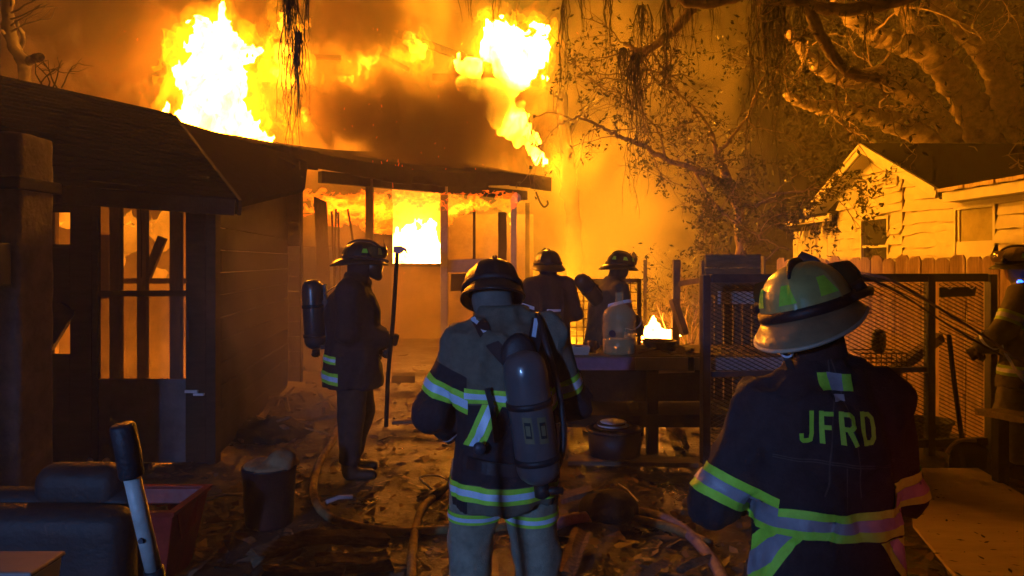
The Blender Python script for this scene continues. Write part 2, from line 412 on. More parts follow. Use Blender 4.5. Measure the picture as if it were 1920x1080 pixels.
# leaf litter and chips scattered on the dirt
def litter():
    n = 9000
    Y = 3.6 + 9*rng.random(n)**1.4; X = (rng.random(n)-.5)*1.5*Y
    s = .012 + .03*rng.random(n)**2; a = rng.random(n)*6.28; el = .6 + 2.4*rng.random(n)**2
    P = np.stack([X, Y, np.zeros(n)], 1).astype(np.float32)
    Z = (fbm(P, 1.1, 4)-.5)*.10 + (fbm(P, 6.0, 3, 3.)-.5)*.035 - .03 + .008
    u = np.stack([np.cos(a), np.sin(a), rng.normal(0, .25, n)], 1)*(s*el)[:, None]; w_ = np.stack([-np.sin(a), np.cos(a), rng.normal(0, .35, n)], 1)*s[:, None]
    c = np.stack([X, Y, Z], 1); v = np.stack([c-u-w_*.4, c+w_, c+u*1.1, c-w_*.8], 1).reshape(-1, 3)
    o = obj('leaf_litter', (v, np.arange(n*4).reshape(-1, 4)), mat('dry_litter', (.14,.09,.05), .6, .6, 3))
    tag(o, 'dead leaves and wood chips scattered over the dirt', 'litter', kind='stuff')
litter()

# ------------------------------------------------------------------ near house on the left
house = thing('brown_house', 'low brown wooden house with a screened porch door, at far left', 'house', (-3.4, 8.5, 0))
YD = 6.5
def rect(px0, py0, px1, py1, Y, th=.05):
    a, b = W(px0, py1, Y), W(px1, py0, Y); return box((a[0], Y, a[2]), (b[0], Y+th, b[2]))
# roof over the porch: slopes to the camera and to the right
A, B, C_, D_ = W(322, 214, 8.6), W(443, 374, 6.15), W(-330, 318, 5.6), W(-330, 70, 8.6)
roof = obj('roof', slab([C_, B, A, D_], .13), M_roof, house)
for k in range(22):                                     # courses of shingles, each with its own step
    t0, t1 = k/22, (k+1)/22+.006
    q = [C_+(D_-C_)*t0, B+(A-B)*t0, B+(A-B)*t1, C_+(D_-C_)*t1]
    up = np.array((0, 0, .013+.003*(k % 2)))
    obj('shingle_course', slab([q[0]+up, q[1]+up, q[2]+up*.4, q[3]+up*.4], .010), M_roof, roof)
obj('fascia', beam(C_+(0,-.03,-.07), B+(0,-.03,-.07), .03, .13), M_char, roof)
obj('rake_board', beam(B+(.03,0,-.07), A+(.03,0,-.07), .03, .13), M_char, roof)
# wall of the porch around the screen door
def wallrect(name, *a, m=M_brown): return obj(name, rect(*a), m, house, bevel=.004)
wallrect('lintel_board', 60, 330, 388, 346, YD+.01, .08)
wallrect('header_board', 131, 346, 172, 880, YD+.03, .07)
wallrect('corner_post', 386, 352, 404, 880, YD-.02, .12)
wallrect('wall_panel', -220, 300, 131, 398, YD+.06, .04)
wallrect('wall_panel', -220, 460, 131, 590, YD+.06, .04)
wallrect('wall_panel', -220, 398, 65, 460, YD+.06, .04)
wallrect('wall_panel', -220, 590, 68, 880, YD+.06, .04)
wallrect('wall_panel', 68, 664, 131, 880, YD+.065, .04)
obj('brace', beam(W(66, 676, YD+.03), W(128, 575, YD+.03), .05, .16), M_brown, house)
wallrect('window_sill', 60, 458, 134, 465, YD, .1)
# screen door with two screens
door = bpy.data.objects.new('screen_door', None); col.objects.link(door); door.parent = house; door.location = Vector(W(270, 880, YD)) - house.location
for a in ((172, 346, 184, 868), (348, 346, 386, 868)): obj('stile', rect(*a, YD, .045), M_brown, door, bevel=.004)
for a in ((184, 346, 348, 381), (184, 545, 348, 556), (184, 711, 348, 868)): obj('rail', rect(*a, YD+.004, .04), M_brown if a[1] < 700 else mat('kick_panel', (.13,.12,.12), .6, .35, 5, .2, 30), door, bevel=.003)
def screen_mat():
    m = bpy.data.materials.new('hazy_insect_screen'); m.use_nodes = True; n = m.node_tree; b = n.nodes['Principled BSDF']
    b.inputs['Base Color'].default_value = (.10,.085,.07,1); b.inputs['Roughness'].default_value = .8
    t = n.nodes.new('ShaderNodeTexNoise'); t.inputs['Scale'].default_value = 5; mr = n.nodes.new('ShaderNodeMapRange'); mr.inputs[3].default_value = .3; mr.inputs[4].default_value = .62  # uneven alpha veils the lower opening like brown haze
    n.links.new(t.outputs[0], mr.inputs[0]); n.links.new(mr.outputs[0], b.inputs['Alpha'])
    return m
M_screen = screen_mat()
obj('insect_screen', rect(184, 556, 348, 711, YD+.02, .004), M_screen, door)
obj('insect_screen', rect(184, 381, 348, 545, YD+.02, .004), mat('haze_veil_screen', (.12,.10,.08), .8, .2, 5, alpha=.22), door)  # faint veil added to make the view through the upper opening hazy
obj('door_handle', tube([W(352, 600, YD-.03), W(352, 622, YD-.05), W(352, 640, YD-.03)], .008), M_steel, door)
obj('latch', join(box(W(346, 737, YD-.03), W(372, 731, YD-.005)), box(W(362, 742, YD-.05), W(384, 737, YD-.02))), M_white, door)
# interior of the porch: studs, back framing and a shelf lit by the fire behind
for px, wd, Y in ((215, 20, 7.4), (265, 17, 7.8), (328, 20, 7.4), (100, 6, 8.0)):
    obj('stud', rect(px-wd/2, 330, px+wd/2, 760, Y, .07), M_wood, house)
obj('interior_brace', beam(W(275, 520, 7.9), W(305, 445, 7.9), .05, .09), M_wood, house)
obj('interior_shelf', box(W(250, 530, 8.6), W(345, 523, 8.2)), M_woodh, house)
obj('interior_panel', rect(176, 440, 204, 560, 7.9, .03), M_ply, house)
obj('interior_panel', rect(60, 392, 108, 470, 8.2, .03), M_ply, house)
obj('interior_wall', rect(60, 330, 420, 780, 9.7, .05), M_ply, house)
obj('interior_wall', rect(-200, 330, 60, 780, 9.8, .05), M_ply, house)
obj('hanging_cord', tube([W(263, 385, 7.6), W(266, 440, 7.6), W(265, 520, 7.6)], .006, 5), M_black, house)
# side wall running back to the burning wing
S0, S1 = np.array((-2.60, 6.62, 0)), np.array((-3.05, 10.1, 0))
for k in range(15):
    z0 = .05+.2*k
    if z0 > 2.9: break
    if z0 < 2.1: obj('siding_board', beam(S0+(.004*(k % 3), 0, z0+.1), S1+(.004*(k % 3), 0, z0+.1), .03, .192), mat('shade_dark_siding', (.022,.018,.014), .85, .4, 4, .3, 40, spec=.12), house)  # near-black board colour stands in for the shade on this wall
obj('gable_board', slab([S0+(0, 0, 2.20), S1+(0, 0, 2.20), S1+(0, 0, 2.62), S0+(0, 0, 2.26)], .03), M_char, house)  # charred tone stands in for shade under the roof
obj('connecting_roof', slab([W(428, 384, 6.6), W(572, 352, 10.0), W(578, 300, 11.3), W(300, 216, 9.0)], .07), M_roof, house)
# pale clapboard corner at the end of that wall
for k in range(9):
    z0 = .12+.205*k
    c = W(548, 600, 10.2); obj('clapboard', box((c[0]-.125, 10.13+.004*(k % 2), z0), (c[0]+.125, 10.2, z0+.197)), M_lav, house)
obj('corner_trim', box(W(562, 717, 10.12), W(568, 330, 10.22)), M_char, house)
obj('upper_wall', slab([W(330, 470, 10.28), W(561, 470, 10.28), W(561, 302, 10.28), W(380, 262, 10.28), W(330, 250, 10.28)], .06), M_char, house)  # charred tone darkens this wall in place of shade
# stout stuccoed pillar in front at the frame edge
pil = thing('porch_pillar', 'rough stucco porch pillar with a dark box fixed to it, at the left edge', 'pillar', (-3.35, 5.0, 0))
def pillar_f(P): 
    q = np.abs(P - np.array((-3.42, 5.05, 1.3), np.float32)) - np.array((.19, .17, 1.28), np.float32)
    return np.linalg.norm(np.maximum(q, 0), axis=-1) + np.minimum(q.max(-1), 0) - .02 + (fbm(P, 9, 3)-.5)*.02
obj('shaft', surfnet(pillar_f, (-3.7, 4.8, -.02), (-3.15, 5.3, 2.6), .03), mat('stucco', (.20,.165,.14), .9, .3, 6, .6, 30), pil, True)
obj('capital', box((-3.66, 4.82, 2.22), (-3.18, 5.28, 2.30)), M_brown, pil, bevel=.01)
obj('meter_box', box(W(-40, 536, 4.72), W(21, 456, 4.84)), M_black, pil, bevel=.008)

# ------------------------------------------------------------------ burning wing (carport porch) in the middle
wing = thing('burning_wing', 'burning open porch wing of the house, flames under its sagging roof', 'building', (-1.5, 14, 0))
E0, E1 = np.array((-4.15, 10.0, 3.38)), np.array((.78, 15.0, 3.40))
dv = (E1-E0)/np.linalg.norm(E1-E0); nv = np.array((-dv[1], dv[0], 0))         # nv points back into the house
bk = nv*3.4
eave = []
for k in range(13):                                                             # sagging, ragged eave
    t = k/12; p = E0 + (E1-E0)*t; p = p + (0, 0, -.16*math.sin(math.pi*min(1, t*1.2))*t + .03*math.sin(9*t)); eave.append(p)
rv = [np.concatenate([[p, p+(0,0,-.16), p+bk+(0,0,.75), p+bk+(0,0,.60)]]) for p in eave]
rv = np.concatenate(rv); rf = []
for k in range(12):
    a, b = 4*k, 4*k+4
    rf += [(a, b, b+2, a+2), (a+1, a+3, b+3, b+1), (a, a+1, b+1, b), (a+2, b+2, b+3, a+3)]
rf += [(0, 2, 3, 1), (48, 49, 51, 50)]
wr = obj('roof', (rv, rf), M_roof, wing)
for k in range(12):
    obj('fascia_board', beam(eave[k]+(.0,-.03,-.12), eave[k+1]+(.0,-.03,-.12), .03, .22+.03*(k % 3)), M_char, wr)
def on_line(px, off=.45):
    # point of the post line seen at column px
    s = (px-CX)/F; o = E0 + nv*off; t = (o[0]-s*o[1])/(s*dv[1]-dv[0]); return o + dv*t
for px, wd in ((693, .12), (833, .13), (889, .05), (963, .12)):
    p = on_line(px); obj('post', box((p[0]-wd/2, p[1]-wd/2, -.02), (p[0]+wd/2, p[1]+wd/2, 3.12)), M_char if wd < .1 else M_grey if px in (833, 963) else M_wood, wing, bevel=.006)
p0, p1 = on_line(600), on_line(985)
obj('porch_beam', beam(p0+(0,0,.0)-(0,0,p0[2]-3.08), p1-(0,0,p1[2]-3.08), .12, .18), M_char, wing)
# rear wall with the blazing window
YW = 17.0
obj('rear_wall', rect(560, 300, 734, 660, YW, .1), M_brown, wing)
obj('rear_wall', rect(734, 498, 828, 660, YW, .1), mat('smoked_wall', (.22,.16,.10), .8, .4, 2, .2, 20), wing)
obj('rear_wall', rect(828, 402, 1000, 660, YW, .1), mat('smoked_wall'  , (.22,.16,.10)), wing)
obj('window_sill', rect(730, 494, 834, 500, YW-.08, .1), M_char, wing)
obj('window_jamb', rect(729, 380, 736, 498, YW-.04, .06), M_char, wing); obj('window_jamb', rect(826, 380, 831, 498, YW-.04, .06), M_char, wing)
obj('charred_stud', rect(934, 398, 950, 600, 15.6, .15), M_char, wing); obj('charred_stud', rect(985, 380, 993, 560, 16.4, .1), M_char, wing)
# roof timbers burning through above
for a, b, s in ((W(812, 145, 16.4), W(955, 146, 16.2), .14), (W(742, 62, 17), W(872, 108, 16.5), .16), (W(470, 104, 15.2), W(640, 108, 15.6), .09), (W(700, 95, 17), W(765, 130, 16.6), .09), (W(880, 148, 16.3), W(862, 215, 16.2), .10)):
    obj('rafter', beam(a, b, s, s), M_char, wing)
hk = on_line(1012, 0.05); obj('gutter_hook', tube(spline([W(1005, 360, 14.6), W(1012, 378, 14.6), W(1020, 388, 14.6), W(1027, 383, 14.6), W(1026, 376, 14.6)], 5), .02, 6), M_char, wing)
# flood lamp on the corner post
fl = thing('flood_lamp', 'small round flood lamp fixed at the top of the porch corner post', 'lamp', W(967, 378, 14.2))
lc = W(968, 371, 14.1)
obj('reflector', lathe(lc, [(.01, .06), (.05, .05), (.085, 0), (.09, -.02), (.08, -.02), (.045, .02), (.0, .03)], 20, (0, 1, .1)), M_lav, fl, True)
obj('bracket', beam(lc+(0, .05, 0), lc+(0, .35, .1), .03, .03), M_steel, fl)
# boards nailed across the porch posts
pb0, pb1 = W(826, 512, 14.25), W(934, 484, 14.6)
bs = thing('porch_boards', 'pale plank and dark board nailed between the porch posts', 'boards', W(880, 545, 14.3))
obj('pale_plank', slab([W(828, 512, 13.75), W(931, 507, 14.15), W(931, 484, 14.15), W(828, 488, 13.75)], .04), M_lav, bs)
obj('dark_board', slab([W(846, 546, 13.85), W(926, 544, 14.15), W(926, 512, 14.15), W(846, 514, 13.85)], .04), M_brown, bs)
# leaning board, pale panel and poles at the left end of the porch
lb = obj('leaning_board', slab([W(602, 690, 11.2), W(626, 690, 11.2), W(612, 378, 11.9), W(588, 368, 11.9)], .05), M_wood)
tag(lb, 'tall dark board leaning upright against the pale panel', 'board')
pp = obj('pale_sheet', rect(569, 463, 668, 712, 12.1, .03), M_lav); tag(pp, 'pale sheet panel standing behind the leaning board', 'panel')
for i, (a, b) in enumerate((((622, 700), (630, 392)), ((632, 690), (622, 396)), ((640, 680), (634, 398)), ((664, 470), (652, 392)))):
    d = 11.55+.12*i
    o = obj('garden_pole', tube([W(a[0], a[1], d), W((a[0]+b[0])/2+1, (a[1]+b[1])/2, d), W(b[0], b[1], d)], .018, 6), M_rust)
    tag(o, ['thin pole nearest the leaning board', 'thin pole crossing behind the first pole by the panel', 'thin bent pole third from the leaning board', 'short tilted rod hanging under the burning eave'][i], 'pole', 'poles by the porch')

# ------------------------------------------------------------------ neighbour's house on the right: long wall along x = 7.2
nh = thing('neighbour_house', 'cream house with heat-warped vinyl siding and dark shingle roof, lit by the fire', 'house', (9, 13, 0))
XW = 7.2; YA, YL, YR = 14.6, 17.4, 12.0; ZE, ZA = 2.86, 3.98
def wy(px): return XW*F/(px-CX)                         # depth on the wall seen at column px
def wz(px, py): return CH-(py-HY)/F*wy(px)
win = [(wy(1668), wy(1620), 1.0, wz(1645, 412)), (wy(1868), wy(1798), wz(1830, 486), wz(1830, 391))]
YC = wy(1575)                                            # left corner of the wall
YE = 8.2
def top_at(y):
    if y > YR: return min(ZA-.1 - abs(y-YA)*(ZA-ZE)/(YL-YA if y > YA else YA-YR), 99)
    return ZE
# substrate
sub = [(XW+.05, YE, 0), (XW+.05, YC, 0), (XW+.05, YC, top_at(YC)), (XW+.05, YA, ZA-.1), (XW+.05, YR, ZE), (XW+.05, YE, ZE)]
obj('wall_sheathing', slab(sub[::-1], .1), M_trim, nh)
def course(y0, y1, z0, h, seed):
    """one warped course of vinyl: bellied, rippled lower lip"""
    n = max(4, int((y1-y0)/.06)); ys = np.linspace(y0, y1, n); v, f = [], []
    for i, y in enumerate(ys):
        q = np.array([[y*1.0, z0*1.5, seed*1.7], [y*1.3+40, z0*1.1, seed], [y*2.4, z0, seed+9], [y*5., z0, seed+3]], np.float32)
        nz = vn(q, 1.0); dz = (nz[0]-.5)*.12+(nz[3]-.5)*.03; dx = (nz[1]-.5)*.11 + (nz[3]-.5)*.035; lip = .036+(nz[2]-.35)*.10
        edge = min(i, n-1-i); curl = (.02 if edge == 0 else .006 if edge == 1 else 0)*((seed*7) % 3)/2
        tz = min(z0+h+.03+dz*.3, top_at(y)+.02)
        z1 = min(z0+dz, tz-.004)
        for k, (u, o_) in enumerate(((0, 0), (0.004, 1.0), (.25, .80), (.5, .55), (.78, .28), (1, .06))):
            zz = z1+(tz-z1)*u
            v.append((XW - max(.004, lip*o_ + dx*(1-abs(2*u-1))*.35 + curl*o_), y, zz))
    for i in range(n-1):
        for k in range(5): a = i*6+k; f.append((a, a+6, a+7, a+1))
    return np.array(v), f
H_ = .205; seam = wy(1697)
for k in range(20):
    z0 = 1.0 + H_*k
    if z0 > ZA-.2: break
    # span of the course under the roof line
    hi = YC; lo = YE
    if z0 > ZE-.02:
        s = (ZA-.12-z0); hi = min(YC, YA+s*(YL-YA)/(ZA-ZE)); lo = max(YR, YA-s*(YA-YR)/(ZA-ZE))
    cuts = [lo, hi]
    segs = [(lo, min(seam-.02, hi)), (max(seam+.02, lo), hi)] if lo < seam < hi else [(lo, hi)]
    for (a, b, c, d) in win:
        ns = []
        for (p, q) in segs:
            if z0 + H_*.6 > c and z0 + H_*.4 < d and q > a and p < b:
                if a-.06-p > .1: ns.append((p, a-.06))
                if q-(b+.06) > .1: ns.append((b+.06, q))
            else: ns.append((p, q))
        segs = ns
    for j, (p, q) in enumerate(segs):
        # random extra joint
        if q-p > 2.2:
            mid = p+(q-p)*(.35+.3*random.random()); parts_ = [(p, mid), (mid+.004, q)]
        else: parts_ = [(p, q)]
        for (p2, q2) in parts_:
            if q2-p2 > .1: obj('siding_plank', course(p2, q2, z0, H_, k*3+j), M_vinyl, nh)
obj('corner_strip', box((XW-.05, seam-.018, 1.0), (XW-.004, seam+.018, ZA-.5)), M_rust, nh)
obj('corner_board', box((XW-.03, YC-.02, 0), (XW+.12, YC+.06, ZE)), M_trim, nh)
for i, (a, b, c, d) in enumerate(win):
    wn = bpy.data.objects.new('window', None); col.objects.link(wn); wn.parent = nh; wn.location = Vector((XW, (a+b)/2, c))-nh.location
    t = .055
    for q in (((XW-.06, a-t, c-t), (XW+.02, a, d+t)), ((XW-.06, b, c-t), (XW+.02, b+t, d+t))): obj('jamb', box(*q), M_trim, wn, bevel=.004)
    for q in (((XW-.062, a, d), (XW+.02, b, d+t)), ((XW-.062, a, c-t), (XW+.02, b, c))): obj('frame_rail', box(*q), M_trim, wn, bevel=.004)
    if i == 0:
        mz = wz(1645, 462); obj('meeting_rail', box((XW-.035, a, mz-.025), (XW+.01, b, mz+.025)), M_trim, wn)
        obj('pane', box((XW-.004, a, c), (XW+.004, b, mz-.025)), M_glass, wn); obj('pane', box((XW-.012, a, mz+.025), (XW-.006, b, d)), M_glass, wn)
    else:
        lz = wz(1830, 452); obj('pane', box((XW-.006, a, lz), (XW+.004, b, d)), mat('amber_reflection_glass', (.30,.24,.10), .05, .3, 3, .05, 3, spec=1.0), wn)  # pane colour carries the amber of the reflected fire
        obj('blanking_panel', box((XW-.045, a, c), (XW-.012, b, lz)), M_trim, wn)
        obj('inner_stile', box((XW-.03, b-.06, lz), (XW+.01, b, d)), M_trim, wn)
# gable vent with louvres
vy0, vy1 = wy(1687), wy(1668); vz0, vz1 = wz(1678, 346), wz(1678, 305)
vt = bpy.data.objects.new('gable_vent', None); col.objects.link(vt); vt.parent = nh; vt.location = Vector((XW, (vy0+vy1)/2, vz0))-nh.location
obj('vent_frame', join(box((XW-.08, vy0-.04, vz0), (XW-.01, vy0, vz1)), box((XW-.08, vy1, vz0), (XW-.01, vy1+.04, vz1)), box((XW-.085, vy0-.04, vz0-.05), (XW-.01, vy1+.04, vz0)), box((XW-.085, vy0-.04, vz1), (XW-.01, vy1+.04, vz1+.05))), M_trim, vt)
for k in range(6):
    z = vz0+(k+.5)*(vz1-vz0)/6; obj('louvre', beam((XW-.045, vy0, z), (XW-.045, vy1, z), .012, .06, (-.7, 0, .7)), M_trim, vt)
# roofs: gable wing (ridge runs to +x) and main roof rising to +x
XO = XW-.35
def rp(poly, th=.08): return slab(poly, th)
ncr = 9
gro = obj('gable_roof', join(rp([(XO, YA, ZA), (XO, YR-.0, ZE), (14, YR, ZE), (14, YA, ZA)][::-1]), rp([(XO, YA, ZA), (14, YA, ZA), (14, YL, ZE), (XO, YL, ZE)][::-1])), M_roof, nh)
for k in range(ncr):
    t0, t1 = k/ncr, (k+1.08)/ncr; y0, y1 = YR+(YA-YR)*t0, YR+(YA-YR)*t1; z0, z1 = ZE+(ZA-ZE)*t0, ZE+(ZA-ZE)*t1
    obj('shingle_course', slab([(XO-.02, y0, z0+.03), (13.9, y0, z0+.03), (13.9, y1, z1+.014), (XO-.02, y1, z1+.014)], .016), M_roof, gro)
mro = obj('main_roof', rp([(XO, YE-1.2, ZE), (13.5, YE-1.2, ZE+1.7), (13.5, YR+.4, ZE+1.7), (XO, YR+.02, ZE)]), M_roof, nh)
for k in range(10):
    t0, t1 = k/10, (k+1.06)/10
    obj('shingle_course', slab([(XO-.02+6.6*t0, YE-1.2, ZE+1.7*t0+.03), (XO-.02+6.6*t1, YE-1.2, ZE+1.7*t1+.014), (XO-.02+6.6*t1, YR, ZE+1.7*t1+.014), (XO-.02+6.6*t0, YR, ZE+1.7*t0+.03)], .016), M_roof, mro)
for k in range(16):                                       # ragged starter shingles seen along the eave
    y0 = YR-.05-.24*k; obj('eave_shingle', box((XO-.045-.012*(k % 3), y0-.225, ZE-.005-.01*(k % 2)), (XO+.02, y0, ZE+.045)), M_fence, mro)
obj('rake_trim', beam((XO-.02, YA, ZA-.02), (XO-.02, YR, ZE-.02), .04, .16), M_trim, nh)
obj('rake_trim', beam((XO-.02, YA, ZA-.02), (XO-.02, YL, ZE-.02), .04, .16), M_trim, nh)
obj('rake_moulding', beam((XO-.05, YA, ZA+.05), (XO-.05, YR, ZE+.05), .03, .05), M_trim, nh)
obj('rake_moulding', beam((XO-.05, YA, ZA+.05), (XO-.05, YL, ZE+.05), .03, .05), M_trim, nh)
obj('eave_fascia', beam((XO+.02, YE-1.2, ZE-.09), (XO+.02, YR-.1, ZE-.09), .03, .17), M_trim, nh)
obj('eave_soffit', box((XO+.04, YE-1.2, ZE-.17), (XW+.05, YR-.1, ZE-.15)), M_trim, nh)
obj('gable_soffit', join(slab([(XO+.02, YA, ZA-.1), (XW, YA, ZA-.1), (XW, YL, ZE-.1), (XO+.02, YL, ZE-.1)], .015), slab([(XO+.02, YA, ZA-.1), (XO+.02, YR, ZE-.1), (XW, YR, ZE-.1), (XW, YA, ZA-.1)], .015)), M_trim, nh)
# low lean-to at its far end with melted siding
lt = bpy.data.objects.new('lean_to', None); col.objects.link(lt); lt.parent = nh; lt.location = Vector((XW, 18, 0))-nh.location
for k in range(9):
    y0 = YC+.1+.3*k; obj('wall_board', box((XW+.02+.006*(k % 2), y0, 0), (XW+.06, y0+.29, 2.5)), M_vinyl, lt)
obj('eave_board', beam((XW-.25, YC-.1, 2.72), (XW-.25, YC+2.6, 2.72), .06, .16), M_trim, lt)
obj('roof', slab([(XW-.3, YC, 2.82), (XW+2, YC, 3.1), (XW+2, YC+2.8, 3.1), (XW-.3, YC+2.8, 2.82)], .06), M_roof, lt)
sg = []
for k in range(14):
    y = YC+.1+k*.14; z = 2.62-.1*random.random(); sg.append(np.array([(XW-.02-.1*random.random(), y, z), (XW-.05-.12*random.random(), y+.05, z-.28-.25*random.random()), (XW-.02, y+.16, z-.1), (XW, y+.12, z+.05)]))
obj('melted_siding', (np.concatenate(sg), [tuple(range(4*i, 4*i+4)) for i in range(14)]), M_vinyl, lt)
# twigs fallen on the roof
tw = []
for k in range(46):
    x = 8.0+random.gauss(0, .45)+1.2; yb = 12.9+random.gauss(0, .35); zb = ZE+(yb-YR)*(ZA-ZE)/(YA-YR)+.05
    p = np.array((x, yb, zb)); pts = [p]
    for j in range(3): p = p+np.array((random.gauss(0, .18), random.gauss(0, .12), abs(random.gauss(0, .11))*(1 if j < 2 else -.4))); pts.append(p)
    tw.append(tube(pts, [.011, .009, .006, .004], 4))
o = obj('roof_twigs', join(*tw), M_wood); tag(o, 'tangle of fallen twigs lying on the neighbour house roof', 'twigs')

# ------------------------------------------------------------------ picket fence
fn = thing('picket_fence', 'brown dog-eared picket fence between the yard and the cream house', 'fence', (4.3, 8.3, 0))
f0, f1 = np.array((3.75, 10.6, 0)), np.array((4.95, 5.6, 0)); fd = (f1-f0)/np.linalg.norm(f1-f0); fnm = np.array((fd[1], -fd[0], 0))*1.0
if fnm[0] > 0: fnm = -fnm
L = np.linalg.norm(f1-f0); s = 0.0; k = 0
while s < L:
    wd = .175+.015*random.random(); h = 1.77+.05*random.random(); a = f0+fd*s; b = f0+fd*(s+wd); ti = fd*random.gauss(0, .008); lean = fnm*random.gauss(0, .01)
    pr = [a, b, b+ti+(0,0,h-.04), a+(b-a)*.78+ti+lean+(0,0,h), a+(b-a)*.22+ti+lean+(0,0,h), a+ti+(0,0,h-.04)]
    obj('picket', slab(pr, .018), M_fence, fn); s += wd+.006+.010*random.random(); k += 1
for z in (.35, 1.35): obj('fence_rail', beam(f0-fnm*.03+(0,0,z), f1-fnm*.03+(0,0,z), .04, .09), M_fence, fn)
# ------------------------------------------------------------------ charred posts and rail beyond the bench
for i, (px, pt, pb, Y, wd) in enumerate(((1208, 487, 690, 13.5, .06), (1266, 487, 655, 10.6, .10), (1333, 437, 600, 12.5, .05))):
    o = obj('burnt_post', beam(W(px, pb, Y), W(px+2, pt, Y), wd, wd), M_wood)
    tag(o, ['faint thin post standing in the smoke behind the ground fire', 'charred square post with a broken brace beside the ground fire', 'thin dark pole rising above the wooden panel'][i], 'post')
    if i == 1: obj('broken_brace', beam(W(1262, 562, Y-.1), W(1284, 627, Y-.3), .11, .07), M_wood, o); obj('top_rail', beam(W(1268, 533, Y), W(1312, 526, Y-.4), .04, .07), M_wood, o)

# ================================================================== TREES
def branch(pts, r0, r1, n=8, jit=.0, sub=6):
    s = spline(pts, sub); r = np.linspace(r0, r1, len(s))
    if jit: s = s + rng.normal(0, jit, s.shape)*np.linspace(.3, 1, len(s))[:, None]; r = r*(1+rng.normal(0, .07, len(s)))
    return s, r
def grow(start, d, length, r, depth, out, droop=.0, spread=.6):
    """random twig system; out collects (points, radii) and returns the tip list"""
    n = 5; p = V3(start); d = V3(d)/np.linalg.norm(d); pts = [p]
    for i in range(n):
        d = d + rng.normal(0, .22, 3) + np.array((0, 0, -droop)); d /= np.linalg.norm(d); p = p + d*length/n; pts.append(p)
    out.append((np.array(pts), np.linspace(r, r*.45, n+1)))
    if depth > 0:
        for k in range(rng.integers(2, 4)):
            q = pts[rng.integers(2, n+1)]; dd = d + rng.normal(0, spread, 3); grow(q, dd, length*(.5+.25*rng.random()), r*.5, depth-1, out, droop, spread)
def leaves(points, per, spread, size, seed=0):
    pts = np.repeat(V3(points), per, 0); n = len(pts); c = pts + rng.normal(0, spread, (n, 3))
    a = rng.normal(0, 1, (n, 3)); a /= np.linalg.norm(a, axis=1)[:, None]; b = np.cross(a, rng.normal(0, 1, (n, 3))); b /= np.linalg.norm(b, axis=1)[:, None]
    s = (size*(.6+.8*rng.random(n)))[:, None]
    v = np.stack([c-a*s, c+b*s*.38, c+a*s, c-b*s*.38], 1).reshape(-1, 3)
    return v, np.arange(n*4).reshape(-1, 4)
def moss(clumps, hair=.007):
    """hanging Spanish moss: (top point, length, width, strands)"""
    V, FQ, n0 = [], [], 0
    for (p, ln, wd, ns) in clumps:
        p = V3(p)
        for k in range(ns):
            L_ = ln*(.2+1.1*rng.random()**1.8); m_ = max(4, int(L_/.09)); t = np.linspace(0, 1, m_)
            o_ = rng.normal(0, wd*.5, 3)*(1, 1, .15); walk = np.cumsum(rng.normal(0, .016, (m_, 3)), 0)
            c = p + o_*(np.minimum(.35+3*t, 1)*(1-.7*t))[:, None] + walk*(1, 1, 0) - np.outer(t*L_, (0, 0, 1))
            w_ = hair*(1.2-.9*t)[:, None]; a = rng.random()*6.28; s = np.array((math.cos(a), math.sin(a)*.6, 0))
            V.append(np.concatenate([c-s*w_, c+s*w_])); i = np.arange(m_-1)+n0
            FQ.append(np.stack([i, i+1, i+1+m_, i+m_], 1)); n0 += 2*m_
            # curly side hairs
            hs = rng.integers(0, m_, m_*2); b = c[hs]; dd = rng.normal(0, .028, (len(hs), 3))-np.array((0, 0, .03)); q = hair*.28
            V.append(np.stack([b-s*q, b+s*q, b+dd+s*q*.3, b+dd-s*q*.3], 1).reshape(-1, 3)); i = np.arange(len(hs))*4+n0
            FQ.append(np.stack([i, i+1, i+2, i+3], 1)); n0 += 4*len(hs)
    return np.concatenate(V), np.concatenate(FQ)
def pxbranch(lst, Y0, Y1):
    n = len(lst); return [W(x, y, Y0+(Y1-Y0)*i/(n-1)) for i, (x, y) in enumerate(lst)]
def barktube(s, r, n=14, amp=.12, sc=4):
    v, f = tube(s, r, n); k = len(s); c = np.repeat(s, n, 0); d = v-c; nz = fbm(v.astype(np.float32), sc, 3)-.5
    return c+d*(1+amp*4*nz[:, None]), f

# great live oak behind the neighbour's house
oak = thing('live_oak', 'massive live oak with fire-lit limbs and hanging moss behind the cream house', 'tree', (14, 20.5, 0))
limbs = [
    ([(1870, 330), (1830, 225), (1790, 150), (1730, 95), (1655, 72), (1600, 40), (1560, -10)], 21, 18, .52, .10),
    ([(1800, 330), (1770, 250), (1715, 180), (1650, 145), (1590, 150), (1530, 120), (1480, 60)], 20.5, 17, .42, .09),
    ([(1790, 330), (1720, 250), (1650, 222), (1580, 205), (1525, 200), (1480, 180)], 20, 17.5, .34, .10),
    ([(1880, 300), (1885, 190), (1850, 100), (1790, 40), (1730, -30)], 21.5, 20, .46, .2),
    ([(1760, 110), (1720, 60), (1690, 0), (1690, -60)], 20, 19.5, .28, .15),
    ([(1900, 240), (1960, 120), (1990, 20)], 21, 20, .3, .15)]
tips = []
tr = [W(1850, 560, 21.5), W(1850, 420, 21.5), W(1852, 300, 21.3)]
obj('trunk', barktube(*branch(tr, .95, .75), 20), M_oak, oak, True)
tw = []
